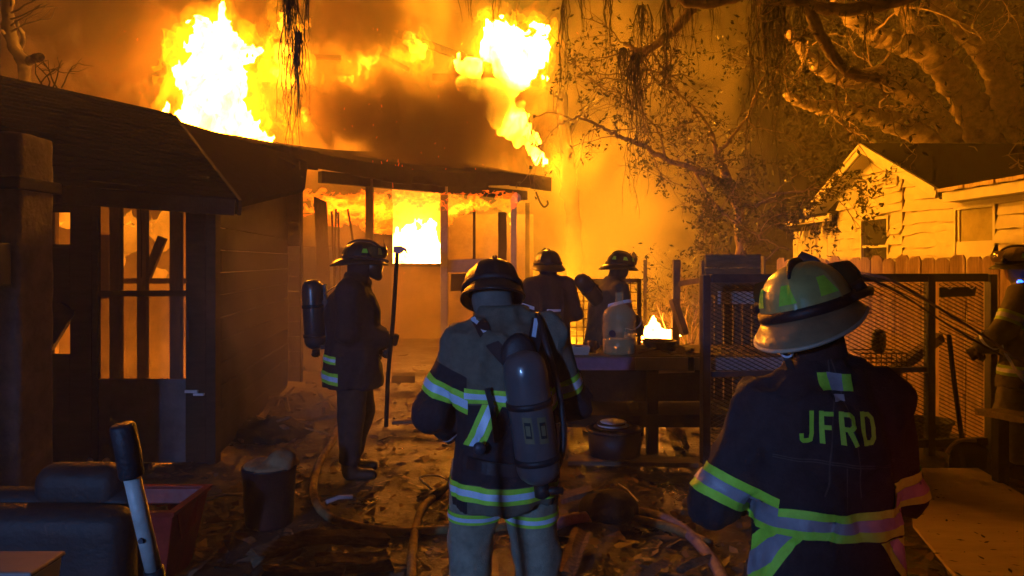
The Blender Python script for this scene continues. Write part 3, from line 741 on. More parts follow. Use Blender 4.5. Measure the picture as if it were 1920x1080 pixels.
for pl, a, b, r0, r1 in limbs:
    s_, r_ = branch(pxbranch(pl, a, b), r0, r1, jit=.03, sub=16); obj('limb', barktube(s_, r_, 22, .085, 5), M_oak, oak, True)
    for k in range(3):
        i = rng.integers(len(s_)//4, len(s_)); grow(s_[i], rng.normal(0, 1, 3)+(0, -.3, .5), 1.3+1.2*rng.random(), .035, 2, tw, .02)
    for k in range(6):
        i = rng.integers(4, len(s_)); tips.append((s_[i]-(0, .0, r_[i]*.8), .4+.8*rng.random(), .10, 9))
obj('twigs', join(*[tube(p, r, 4, False) for p, r in tw]), M_oak, oak); oak.children[-1]['kind'] = 'stuff'
ends = np.array([p[-1] for p, r in tw] + [p[3] for p, r in tw]); ends = ends[ends[:, 2] > 4.2]
o = obj('foliage', leaves(ends, 2, .28, .06), M_leaf, oak); o['kind'] = 'stuff'
o = obj('moss', moss(tips, .012), M_moss, oak); o['kind'] = 'stuff'

# dark crowns farther back, behind the house and the oak
def far_tree(label, px, Y, zc, rx, rz, n, seed):
    base = W(px, 0, Y); base[2] = 0
    t = thing('background_tree', label, 'tree', base, 'trees behind the cream house')
    obj('trunk', barktube(*branch([base, base+(.1, 0, zc*.5), base+(0, 0, zc)], .3, .15), 10), M_bark, t, True)
    c = rng.normal(0, 1, (n, 3)); c /= np.linalg.norm(c, axis=1)[:, None]; c *= (rng.random(n)**.4)[:, None]
    keep = fbm((c*2+seed*5).astype(np.float32), 2.0, 3) > .47; c = c[keep]
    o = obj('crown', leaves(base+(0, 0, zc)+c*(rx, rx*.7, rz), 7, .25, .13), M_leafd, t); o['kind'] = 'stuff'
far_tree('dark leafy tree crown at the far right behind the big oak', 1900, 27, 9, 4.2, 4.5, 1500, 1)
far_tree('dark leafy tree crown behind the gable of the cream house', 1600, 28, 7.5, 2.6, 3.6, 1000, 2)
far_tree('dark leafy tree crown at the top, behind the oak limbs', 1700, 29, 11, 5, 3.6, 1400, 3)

# oak bough reaching over the yard: nearly bare, mossy, dark against the glow
ob = thing('overhanging_bough', 'dark mossy oak bough hanging into the top of the picture', 'branch', W(1500, -60, 9))
boughs = [([(1740, -20), (1640, 12), (1540, 14), (1470, -4), (1400, -10), (1310, 8), (1250, -16)], 9, 9, .085, .05),
          ([(1515, 14), (1535, 60), (1565, 110), (1600, 140), (1655, 150)], 9, 8.6, .075, .045),
          ([(1320, -20), (1280, 40), (1235, 80), (1200, 95), (1170, 80)], 9.4, 10, .07, .025),
          ([(1235, 80), (1190, 130), (1200, 200)], 9.6, 9.8, .03, .012)]
tw, mo = [], []
for pl, a, b, r0, r1 in boughs:
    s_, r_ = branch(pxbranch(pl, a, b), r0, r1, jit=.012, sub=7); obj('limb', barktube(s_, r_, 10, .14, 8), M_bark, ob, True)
    for k in range(9): grow(s_[rng.integers(2, len(s_))], rng.normal(0, 1, 3)*(1, .6, .6)-(0, 0, .3), .5+.5*rng.random(), .012, 2, tw, .06, .8)
for (px, py, ln, wd, ns, Y) in ((1062, -10, 1.25, .03, 16, 9), (1168, 90, .75, .10, 40, 9.6), (1195, 100, 1.2, .16, 70, 9.6), (1205, 10, .9, .12, 36, 9.5), (1250, 0, 1.15, .10, 40, 9.4), (1290, -10, .7, .1, 26, 9.3), (1460, -10, .6, .10, 26, 9), (1455, -4, 1.1, .12, 46, 9), (1436, -4, 1.7, .06, 26, 9),
        (1412, -8, 1.5, .05, 16, 9), (1500, 10, .6, .1, 22, 9), (1630, 8, .7, .06, 18, 9), (1340, 5, .5, .08, 16, 9.2), (1140, -10, .6, .08, 20, 9.5), (1090, -20, .5, .06, 14, 9.4), (1700, 0, .5, .1, 20, 9.3), (1580, 10, .4, .1, 16, 9), (880, -20, .3, .08, 12, 10), (930, -20, .35, .1, 16, 10), (965, -20, .3, .06, 10, 10)):
    mo.append((W(px, py, Y), ln, wd, ns))
o = obj('twigs', join(*[tube(p, r, 4, False) for p, r in tw]), M_bark, ob); o['kind'] = 'stuff'
o = obj('moss', moss([(p_, l_*1.35, w_*1.3, int(n_*.9)) for p_, l_, w_, n_ in mo], .0055), M_moss, ob); o['kind'] = 'stuff'
o = obj('leaves', leaves(np.array([p[-1] for p, r in tw]), 3, .12, .035), M_leaf, ob); o['kind'] = 'stuff'
# lone strand of moss over the burning roof
o = obj('moss_strand', moss([(W(545, -40, 5), .9, .035, 60), (W(558, 60, 5), .72, .014, 26), (W(574, -40, 5), .38, .012, 16)], .0042), mat('dark_moss', (.05,.03,.018), .9, .4, 6)); tag(o, 'long tapering strand of moss hanging in front of the roof flames', 'moss')  # darker and redder than the other moss

# leafy tree in the middle, between the fire and the neighbour's house
mt = thing('leafy_tree', 'slender tree with drooping leafy branches glowing in the smoke', 'tree', W(1360, 560, 11.5)*(1, 1, 0))
mb = [([(1395, 700), (1390, 520), (1385, 400), (1360, 330), (1345, 290)], 12, 12, .11, .06),
      ([(1360, 345), (1310, 320), (1250, 300), (1200, 272), (1150, 250), (1110, 230), (1060, 216)], 12, 10.5, .055, .012),
      ([(1385, 400), (1430, 380), (1480, 360), (1530, 355)], 12, 11, .03, .008), ([(1345, 300), (1330, 240), (1290, 190), (1240, 150)], 12, 11.5, .035, .008),
      ([(1300, 316), (1330, 370), (1370, 410), (1420, 440), (1480, 470)], 11.8, 11, .025, .006), ([(1345, 290), (1400, 220), (1430, 150), (1480, 110)], 12, 11, .03, .008),
      ([(1250, 300), (1230, 240), (1170, 180), (1110, 150)], 11.4, 11, .018, .005)]
tw = []
for j, (pl, a, b, r0, r1) in enumerate(mb):
    s_, r_ = branch(pxbranch(pl, a, b), r0, r1, jit=.02, sub=7); obj('trunk' if j == 0 else 'branch', barktube(s_, r_, 8, .12, 8), M_bark, mt, True)
    if j:
        for k in range(16): grow(s_[rng.integers(5, len(s_))], rng.normal(0, 1, 3)*(1, .7, .8), .45+.5*rng.random(), .010, 2, tw, .05, .8)
o = obj('twigs', join(*[tube(p, r, 3, False) for p, r in tw]), M_bark, mt); o['kind'] = 'stuff'
e = np.concatenate([p[2:] for p, r in tw]); px = CX+e[:, 0]/e[:, 1]*F; py = HY-(e[:, 2]-CH)/e[:, 1]*F
dn = np.where((px > 1290) & (py > 290), 1.0, .28); e = e[rng.random(len(e)) < dn*.9]
o = obj('leaves', leaves(e, 4, .032, .036), M_leaf, mt); o['kind'] = 'stuff'
# pale scorched trunk in the smoke by the corner of the burning roof
st = thing('scorched_tree', 'pale scorched tree trunk in the glowing smoke beside the roof corner', 'tree', W(1075, 640, 17)*(1, 1, 0))
s_, r_ = branch([*pxbranch([(1082, 640), (1078, 500), (1075, 420), (1066, 330), (1060, 250), (1050, 170)], 19.4, 19)], .26, .14, jit=.015); obj('trunk', barktube(s_, r_, 12, .2, 4), mat('subdued_bark', (.05,.04,.03), .9, .4, 6, .8, 16, spec=.1), st, True)  # bark colour lowered to keep the trunk faint in the glow
for pl in ([(1068, 330), (1085, 300), (1094, 250)], [(1072, 380), (1050, 330), (1030, 300)], [(1062, 260), (1090, 210), (1120, 190), (1150, 160)]):
    s_, r_ = branch(pxbranch(pl, 19.4, 19), .08, .03, jit=.01); obj('limb', barktube(s_, r_, 8, .15, 5), mat('subdued_bark', (.05,.04,.03), .9, .4, 6, .8, 16, spec=.1), st, True)
# lopped stump tree top left
ls = thing('lopped_tree', 'lopped bare tree with stubby cut limbs at the top left', 'tree', W(45, 200, 9.6)*(1, 1, 0))
for j, (pl, r0, r1) in enumerate((([(50, 320), (46, 140), (40, 110), (25, 85), (15, 40), (16, -20)], .11, .066), ([(44, 122), (58, 112), (74, 108)], .074, .055), ([(28, 92), (14, 70), (0, 55)], .05, .02), ([(34, 100), (44, 70), (30, 40)], .04, .02))):
    s_, r_ = branch(pxbranch(pl, 13, 9.6), r0, r1, jit=.008); obj('trunk' if j == 0 else 'limb', barktube(s_, r_, 10, .15, 5), M_char, ls, True)  # charred tone stands in for a backlit silhouette
tw = []
for k in range(6): grow(W(75+8*k, 165, 9.6), (random.gauss(0, .4), 0, 1), .4, .012, 1, tw)
for k in range(5): grow(W(20, 60-12*k, 9.6), (random.gauss(.8, .6), 0, .5), .5, .014, 1, tw)
o = obj('twigs', join(*[tube(p, r, 4) for p, r in tw]), M_char, ls); o['kind'] = 'stuff'
# low scorched brush by the ground fire
bp_ = []
for k in range(30):
    b = W(1290+random.gauss(8, 14), 640, 11+random.random()); b[2] = 0; grow(b, (random.gauss(0, .3), 0, 1), 1.0+.6*random.random(), .010, 2, bp_, -.02, .5)
o = thing('scorched_bush', 'scorched twiggy bush beside the ground fire', 'bush', (2.7, 11.4, 0))
q = obj('stems', join(*[tube(p, r, 3, False) for p, r in bp_]), M_bark, o); q['kind'] = 'stuff'
q = obj('leaves', leaves(np.array([p[-1] for p, r in bp_]), 4, .08, .035), M_leaf, o); q['kind'] = 'stuff'
# ================================================================== FIRE AND SMOKE
def blobs(lst, Y, depth=.6):
    """pixel blobs (x, y, radius) -> world spheres, jittered in depth so the fire has body"""
    out = []
    for (x, y, r) in lst:
        Yb = Y + (random.random()-.5)*depth; c = W(x, y, Yb); out.append((c, r/F*Yb))
    return out
def flame(name, label, bl, core_m, glow_m, amp=.16, h=.06, glow=.28, freq=2.6, seed=0, group='fires', loc=None, torn=0):
    cs = np.array([b[0] for b in bl]); rs = np.array([b[1] for b in bl])
    def field(P):
        q = P.copy(); z = P*np.array((1, 1, .62), np.float32)
        q[..., 0] += amp*2*(fbm(z, freq, 3, seed+.0)-.5)*2; q[..., 1] += amp*2*(fbm(z, freq, 2, seed+31.)-.5); q[..., 2] += amp*2.6*(fbm(z, freq, 3, seed+57.)-.5)*2
        d = None
        for c, r in bl:
            e = np.linalg.norm((q-c.astype(np.float32))*np.array((1, .9, .9), np.float32), axis=-1)-np.float32(r); d = e if d is None else smin(d, e, .10)
        return d + (fbm(P*np.array((1,1,.6),np.float32), freq*3.0, 4, seed+11.)-.5)*amp*2.0
    m = amp*2.5+glow; lo, hi = (cs-rs[:, None]).min(0)-m, (cs+rs[:, None]).max(0)+m
    t = thing(name, label, 'fire', loc if loc is not None else ((lo[0]+hi[0])/2, (lo[1]+hi[1])/2, lo[2]), group)
    P = gridof(lo, hi, h); D = field(P)
    v, f = netgrid(D, lo, h); obj('flame_body', (v, f), core_m, t, True)
    if glow_m is not None:
        v, f = netgrid(D[::2, ::2, ::2]-glow, lo, h*2); obj('flame_glow', (v, f), glow_m, t, True)
    if torn:
        k = (D < torn+.05) & (D > -.06); z = P[k]*np.array((1, 1, .5), np.float32); n1 = fbm(z+.35*fbm(z, 2.2, 2, seed+80.)[..., None], 2.4, 4, seed+90.)
        T_ = np.full(D.shape, .05, np.float32); T_[k] = np.maximum(D[k]-torn, (np.abs(n1-.5)-.040)*.9); T_ = np.maximum(T_, .0-D-.0)
        v, f = netgrid(T_, lo, h); o = obj('torn_flames', (v, f), M_torn, t, True); o['kind'] = 'stuff'
    return t
random.seed(3)
flame('roof_fire', 'tall white-hot flame rising behind the left roof', blobs([(345,238,26),(385,236,42),(425,240,40),(462,250,34),(482,258,20),(392,190,42),(420,195,34),(392,140,40),(420,140,34),(405,105,34),(392,80,26),(430,95,24),(455,215,20),(405,60,12),(450,130,16),(360,205,20)], 13.2), M_core, M_glow, amp=.24, h=.045, glow=.40, seed=1, torn=.34)
flame('roof_fire', 'thin yellow flame left of the moss strand tip above the roof', blobs([(530,60,10),(536,100,12),(545,140,12),(560,165,12),(585,180,7),(525,40,7),(520,130,8)], 14.6), M_mid, M_glow, amp=.24, h=.04, glow=.35, seed=4, torn=.3)
flame('roof_fire', 'small flames at the middle of the roof among burning rafters', blobs([(668,125,9),(690,108,7),(712,95,7),(770,100,12),(765,82,8),(772,118,7),(740,75,5),(655,140,6)], 16.3), M_mid, M_glow, amp=.24, h=.04, glow=.35, seed=8, torn=.3)
flame('roof_fire', 'large forked flame at the right corner of the burning roof', blobs([(945,95,37.5),(930,70,27.5),(950,60,20.0),(975,118,32.5),(1000,105,25.0),(1012,80,18.8),(1018,58,10.0),(925,105,20.0),(985,140,22.5),(955,150,25.0),(925,165,18.8),(895,162,15.0),(870,160,8.8),(882,120,13.8),(872,108,10.0),(945,190,21.2),(950,220,21.2),(970,240,22.5),(990,255,17.5),(1003,280,12.5),(1012,300,7.5),(965,215,15.0),(940,45,10.0)], 15.7), M_corer, M_glow, amp=.18, h=.045, glow=.34, seed=12, torn=.24)
flame('window_fire', 'blinding white fire filling the window under the porch roof', blobs([(760,468,28),(790,468,28),(770,445,24),(798,448,20),(748,452,18),(808,475,16),(750,480,20),(785,482,20),(735,425,8),(775,428,12),(805,425,8)], 17.5, .3), M_corew, M_glow, amp=.14, h=.05, glow=.2, seed=20, torn=.2)
flame('ground_fire', 'low white flame burning on the heap behind the bench', blobs([(1205,633,7),(1218,628,11),(1232,625,13),(1246,630,11),(1258,634,7),(1226,612,6),(1232,604,4),(1268,637,4)], 11.0, .25), M_corew, M_glow, amp=.06, h=.025, glow=.10, freq=5, seed=25)
flame('porch_fire', 'narrow flame beside the corner post of the porch', blobs([(958,400,4),(957,420,5),(956,440,3),(963,405,3)], 15.9, .1), M_mid, M_glow, amp=.06, h=.03, glow=.12, seed=28)
flame('interior_fire', 'orange flame seen through the upper screen of the door', blobs([(236,410,13),(238,440,13),(242,465,8),(262,430,8),(285,425,9),(300,420,16),(320,410,13)], 9.25, .2), M_in, None, amp=.14, h=.05, seed=33)
flame('interior_fire', 'orange flame seen through the small left window of the porch', blobs([(118,415,11),(125,435,9),(108,405,8)], 9.3, .2), M_in, None, amp=.1, h=.05, seed=35)
flame('interior_fire', 'low orange flame at the bottom of the upper door screen', blobs([(300,510,10),(318,515,9),(285,508,8)], 9.2, .1), M_in, None, amp=.08, h=.04, seed=37)
flame('interior_fire', 'added fire on the porch floor, unseen behind the kick panel, lighting the interior', blobs([(260,770,26),(290,765,22),(240,775,22),(200,775,22),(320,770,20)], 8.3, .2), M_core, None, amp=.08, h=.04, seed=41)  # hidden source added to light the porch interior from below
flame('added_rear_fire', 'added fire behind the far corner of the burning wing, lighting the smoke, mostly hidden by the far firefighter', blobs([(1018,560,22),(1030,590,24),(1005,585,20),(1022,530,14),(1015,620,24)], 18.2, .4), M_rear, M_glow, amp=.14, h=.06, seed=45)  # extra source, mostly out of view, added to spread glow through the smoke
# sheets of flame rolling along the underside of the porch roof
def rollover(name, label, lo, hi, h, thr, seed, m, zc, zh):
    def f(P):
        q = P*np.array((1.5, 1.5, 3.2), np.float32); wv = P+np.stack([fbm(q, 1., 2, seed), fbm(q, 1., 2, seed+9), fbm(q, 1., 2, seed+17)], -1)*.7
        n1 = fbm(wv*np.array((1, 1, 2.2), np.float32), 2.3, 4, seed+3)
        ridge = np.abs(n1-.5)*1.0
        env = np.abs((P[..., 2]-zc)/zh)**2
        big = (vn(P, .8, seed+40)-.45)*.16
        return (ridge - thr + env*.10 - big)*.6
    v, fc = surfnet(f, lo, hi, h)
    o = obj('flame_sheets', (v, fc), m, None, True)
    t = thing(name, label, 'fire', o.location, 'fires'); o.parent = t; o.location = (0, 0, 0)
rollover('ceiling_fire', 'orange flames rolling along the porch ceiling under the eave', (-3.7, 12.9, 2.35), (.1, 15.6, 3.05), .035, .022, 5, M_low, 2.80, .42)
rollover('ceiling_fire', 'brighter yellow flames licking out from the top of the burning window', (-3.3, 15.7, 2.3), (-1.3, 16.9, 3.1), .04, .035, 15, M_lick, 2.65, .45)
# sparks flying off the eave
sp = []
for k in range(26):
    c = W(735+random.gauss(0, 22), 325+random.gauss(0, 14), 12.6); l = .03+.07*random.random(); sp.append(tube([c, c+(random.gauss(0, .01), 0, l)], [.008, .004], 4))
for k in range(70):
    c = W(random.uniform(180, 1150), random.uniform(20, 330), random.uniform(11.5, 14.0)); l = .012+.03*random.random(); a_ = random.gauss(0, .6); sp.append(tube([c, c+(l*math.sin(a_), 0, l*math.cos(a_))], [.006, .004], 4))
o = obj('sparks', join(*sp), M_low); tag(o, 'sparks flying up over the edge of the porch roof', 'sparks', kind='stuff')

# ------------------------------------------------------------------ smoke
def smoke(name, label, fn, lo, hi, h, m, step=1.0):
    o = obj(name, surfnet(fn, lo, hi, h), m, None, True); tag(o, label, 'smoke', kind='stuff')
    m.cycles.volume_step_rate = step
    return o
def ellip(c, r, amp=.8, sc=.5, seed=0):
    c = V3(c)
    return lambda P: ell(P, c, r)+(fbm(P, sc, 3, seed)-.5)*amp*2
def puff(name, label, c, r, *a, **k):
    """one mass of smoke filling an ellipsoid"""
    c = V3(c); o = obj(name, surfnet(lambda P: ell(P, c, r), c-np.array(r)*1.05-.1, c+np.array(r)*1.05+.1, max(r)/9), smoke_mat(name, *a, c, r, **k), None, True); tag(o, label, 'smoke', kind='stuff')
SM = (.74, .58, .42)
puff('smoke_plume', 'broad orange fire-lit smoke rolling over the burning roof', (-6.2, 19.8, 6.6), (9.4, 6.5, 8.0), SM, 1.1, .36, .44, .64, gain=.42, detail=6, step=1.0)
puff('glow_painted_smoke', 'orange smoke boiling between the roof flames, its fire-lit glow given as emission', W(560, 150, 15.4), (3.9, 1.5, 2.1), (.40,.30,.22), 1.3, .9, .42, .66, gain=.35, emit=(1.0, .22, .003), estr=1.3, elo=.51, ehi=.72, escale=1.25, step=.7)  # firelight on this smoke is put in as emission
puff('black_smoke', 'dark smoke boiling up off the front edge of the porch roof', W(850, 235, 14.6), (2.5, 1.2, 1.8), (.22,.16,.11), 4.0, .9, .40, .62, gain=.55, step=.8)
for i_, (x_, y_, Y_, r_, lb_) in enumerate(((215, 75, 13.6, (1.6, .9, 1.2), 'dark smoke billow left of the tall roof flame'), (640, 215, 14.0, (1.7, .8, .9), 'brown smoke billow between the moss strand and the black smoke'), (690, 40, 14.8, (1.8, .9, .9), 'dark smoke billow at the top above the burning rafters'), (120, -20, 13.5, (2.0, 1.0, 1.2), 'dark smoke billow at the top left corner'), (500, 30, 14.4, (1.0, .7, .7), 'small dark smoke billow behind the moss strand'))):
    puff('smoke_billow', lb_, W(x_, y_, Y_), r_, (.15,.10,.065), 4.0, 1.1, .42, .60, gain=.5, detail=6, step=.9)
puff('drifting_smoke', 'amber smoke drifting behind the trees right of the burning porch', (3.2, 21.6, 5.2), (4.8, 3.2, 7.0), (.88,.76,.50), .65, .45, .40, .66, gain=.42, detail=4, step=1.0)
puff('low_smoke', 'thin smoke rolling along the ground behind the far firefighters', (1.9, 15.2, 2.0), (2.9, 1.7, 2.9), (.88,.74,.50), .30, .9, .42, .66, gain=.42, detail=4, step=1.0)
puff('yard_smoke', 'thin smoke hanging in the yard between the porch door and the masked firefighter', (-2.0, 8.0, 1.0), (1.7, 2.6, 1.5), (.85,.72,.52), .30, .8, .38, .66, gain=.4, detail=4, step=1.2)
# haze of smoke hanging over the whole yard
def haze():
    m = bpy.data.materials.new('smoky_air'); m.use_nodes = True; n = m.node_tree; n.nodes.clear()
    o = n.nodes.new('ShaderNodeOutputMaterial'); e = n.nodes.new('ShaderNodeVolumePrincipled'); e.inputs['Density'].default_value = .0075
    e.inputs['Color'].default_value = (.85,.8,.74,1); e.inputs['Anisotropy'].default_value = .1
    n.links.new(e.outputs[0], o.inputs['Volume'])
    h = obj('haze', box((-26, -3.0, -1.2), (26, 34, 18)), m); tag(h, 'thin smoky haze hanging in the air of the yard', 'haze', kind='stuff')
haze()
# ================================================================== FIREFIGHTERS
def rot(yaw=0, pitch=0, roll=0):
    """head-like frame: yaw about z, then pitch about local x (positive looks up), then roll about local y"""
    return np.array((Matrix.Rotation(yaw, 3, 'Z') @ Matrix.Rotation(pitch, 3, 'X') @ Matrix.Rotation(roll, 3, 'Y')))
def helmet(root, c, Rm, shell, brimm, s=1.0, ridge=6, patches=None, shield=True, visor=False, comb=True, strap=True, patch_m=None, bw=1.0):
    """traditional fire helmet: ribbed dome, long rear brim, band, front shield, reflective trapezoids. front = +y"""
    h = bpy.data.objects.new('helmet', None); col.objects.link(h); h.parent = root; h.location = Vector([float(x) for x in c])-wloc(root)
    T = lambda v: np.asarray(v, float)*s @ Rm.T + V3(c)
    ribs = [math.pi*2*k/ridge+math.pi/2 for k in range(ridge)]
    def dome(th, ph, off=0.0):
        b = sum(math.exp(-(((th-r+math.pi) % (2*math.pi)-math.pi)/.055)**2) for r in ribs)*.0095*(1-ph/(math.pi/2))**.3
        k = math.cos(ph)**.72; return (( .116+b+off)*k*math.cos(th), (.143+b+off)*k*math.sin(th), (.128+off)*math.sin(ph)**1.05)
    n, m_ = 72, 16; v, f = [], []
    for j in range(m_+1):
        for i in range(n): v.append(dome(2*math.pi*i/n, j/m_*math.pi/2*.995))
    for j in range(m_):
        for i in range(n): a, b = j*n+i, j*n+(i+1) % n; f.append((a, b, b+n, a+n))
    f.append(tuple(m_*n+i for i in range(n)))
    obj('shell', (T(v), f), shell, h, True)
    # brim: wide at the back, drooping
    def brim(th, t, up=0):
        back = max(0, -math.sin(th))**1.5; front = max(0, math.sin(th))**2; wd = (.036+.050*back+.018*front)*bw
        k = t; z = -.012*k-(.018+.028*back)*k*k-.004+up; return ((.113+wd*.78*k)*math.cos(th), (.140+wd*k)*math.sin(th), z)
    v, f = [], []
    prof = [(0,.004),(.3,.004),(.6,.004),(.85,.004),(1,.003),(1.0,-.006),(.85,-.004),(.5,-.004),(0,-.004)]
    for t, u in prof:
        for i in range(n): v.append(brim(2*math.pi*i/n, t, u))
    for j in range(len(prof)-1):
        for i in range(n): a, b = j*n+i, j*n+(i+1) % n; f.append((a, a+n, b+n, b))
    obj('brim', (T(v), f), brimm, h, True)
    obj('brim_edge', tube(T([brim(2*math.pi*i/48, 1.0, -.001) for i in range(49)]), .0055*s, 6, False), M_trim if brimm is M_brimc else M_hblack, h, True)
    # band round the base of the dome
    v, f = [], []
    for (u, o_) in ((-.004, .004), (.0, .009), (.020, .007), (.024, .0)):
        for i in range(n):
            th = 2*math.pi*i/n; v.append(((.116+o_+.004)*math.cos(th), (.143+o_+.004)*math.sin(th), u))
    for j in range(3):
        for i in range(n): a, b = j*n+i, j*n+(i+1) % n; f.append((a, b, b+n, a+n))
    obj('band', (T(v), f), M_black, h, True)
    for (th, w0, w1, p0, p1) in (patches or []):
        v, f = [], []
        for j in range(5):
            ph = p0+(p1-p0)*j/4; w_ = w0+(w1-w0)*j/4
            for i in range(7): v.append(dome(th+w_*(i/6-.5)*1.0, ph, .0035))
        for j in range(4):
            for i in range(6): a = j*7+i; f.append((a, a+1, a+8, a+7))
        obj('reflective_patch', (T(v), f), patch_m or M_lime, h, True)
    if comb:
        pts = [dome(math.pi/2, ph, .004) for ph in np.linspace(.45, math.pi/2*.98, 8)]+[dome(-math.pi/2, ph, .004) for ph in np.linspace(math.pi/2*.98, .9, 6)]
        obj('comb', tube(T(pts), np.concatenate([np.linspace(.010, .013, 8), np.linspace(.013, .004, 6)])*s, 8), M_black, h, True)
    if shield:
        q = [(-.05,.150,.015),(.05,.150,.015),(.058,.158,.075),(.03,.150,.125),(0,.146,.150),(-.03,.150,.125),(-.058,.158,.075)]
        obj('front_shield', slab(T(q), .006), M_black, h)
    if visor:
        v, f = [], []
        for j in range(6):
            for i in range(17):
                a = math.pi*(.08+.84*i/16); rr = .155+.02*math.sin(j/5*3.14); v.append((.86*rr*math.cos(a), rr*math.sin(a)+.012, .012+.085*j/5))
        for j in range(5):
            for i in range(16): a = j*17+i; f.append((a, a+1, a+18, a+17))
        obj('visor', (T(v), f), M_visor, h, True)
        for e_ in (-1, 1): obj('visor_mount', tube(T([(.118*e_,.05,.02),(.148*e_,.055,.03)]), .018*s, 10), M_black, h, True)
        obj('goggle_strap', tube(T([(.125,-.05,.01),(.15,.03,.008),(.150,.10,.004),(.11,.16,.0),(.14,.19,-.012)]), .011*s, 8), M_black, h, True)
    if strap:
        obj('buckle_ring', tube(T([(-.055+.018*math.cos(a), -.125, -.072+.022*math.sin(a)) for a in np.linspace(0, 6.28, 17)]), .0032*s, 6, False), M_silver, h, True)
        obj('chin_strap', ribbon(T([(-.07,-.10,-.01),(-.072,-.11,-.05),(-.06,-.12,-.10),(-.055,-.11,-.16)]), .018*s, Rm @ np.array((0,-1,0)), .003), M_black, h)
    return h

def hand_f(P, wr, fwd, nrm, s=1.0, curl=.9, side=1):
    """gloved hand: palm, four unequal bent fingers and a thumb from the side of the palm"""
    f_ = V3(fwd)/np.linalg.norm(fwd); n_ = V3(nrm)-f_*(V3(nrm) @ f_); n_ /= np.linalg.norm(n_); l_ = np.cross(n_, f_)*side
    wr = V3(wr); d = rcone(P, wr-f_*.03*s, wr+f_*.015*s, .030*s, .030*s)
    for k in (-1, -.3, .4, 1): d = smin(d, rcone(P, wr+f_*.01*s+l_*.014*k*s, wr+f_*.085*s+l_*.027*k*s, .017*s, .015*s), .012)
    for k, L_ in ((-1, .060), (-.33, .076), (.33, .083), (1, .074)):
        p = wr+f_*.088*s+l_*.027*k*s; a = 0
        for seg, rr in ((.45, .0115), (.32, .0105), (.25, .0095)):
            a += curl*.75; dd = f_*math.cos(a)+n_*math.sin(a); q = p+dd*L_*seg*s; d = smin(d, rcone(P, p, q, rr*s, rr*.93*s), .004); p = q
    p = wr+f_*.025*s+l_*.030*s; q = p+(l_*.75+f_*.6+n_*.25)*.038*s; r_ = q+(f_*.7+n_*.75*curl)*.032*s; t_ = r_+(f_*.2+n_*.9*curl-l_*.4*curl)*.026*s
    d = smin(d, rcone(P, p, q, .0155*s, .0135*s), .01); d = smin(d, rcone(P, q, r_, .0135*s, .012*s), .004); d = smin(d, rcone(P, r_, t_, .012*s, .010*s), .004)
    return d

def cutmesh(v, f, planes, off):
    """part of a surface where every plane test is positive, pushed out along its normals"""
    bm = bmesh.new(); me = mesh('tmp', v, f); bm.from_mesh(me); bpy.data.meshes.remove(me)
    for c, n_ in planes:
        g = bm.verts[:]+bm.edges[:]+bm.faces[:]
        bmesh.ops.bisect_plane(bm, geom=g, dist=1e-6, plane_co=Vector([float(x) for x in c]), plane_no=Vector([float(x) for x in n_]), clear_inner=True)
    bm.normal_update()
    if not bm.faces: bm.free(); return None
    for q in bm.verts: q.co += q.normal*off
    vv = np.array([q.co[:] for q in bm.verts]); bm.verts.index_update(); ff = [tuple(x.index for x in fc.verts) for fc in bm.faces]; bm.free()
    return vv, ff

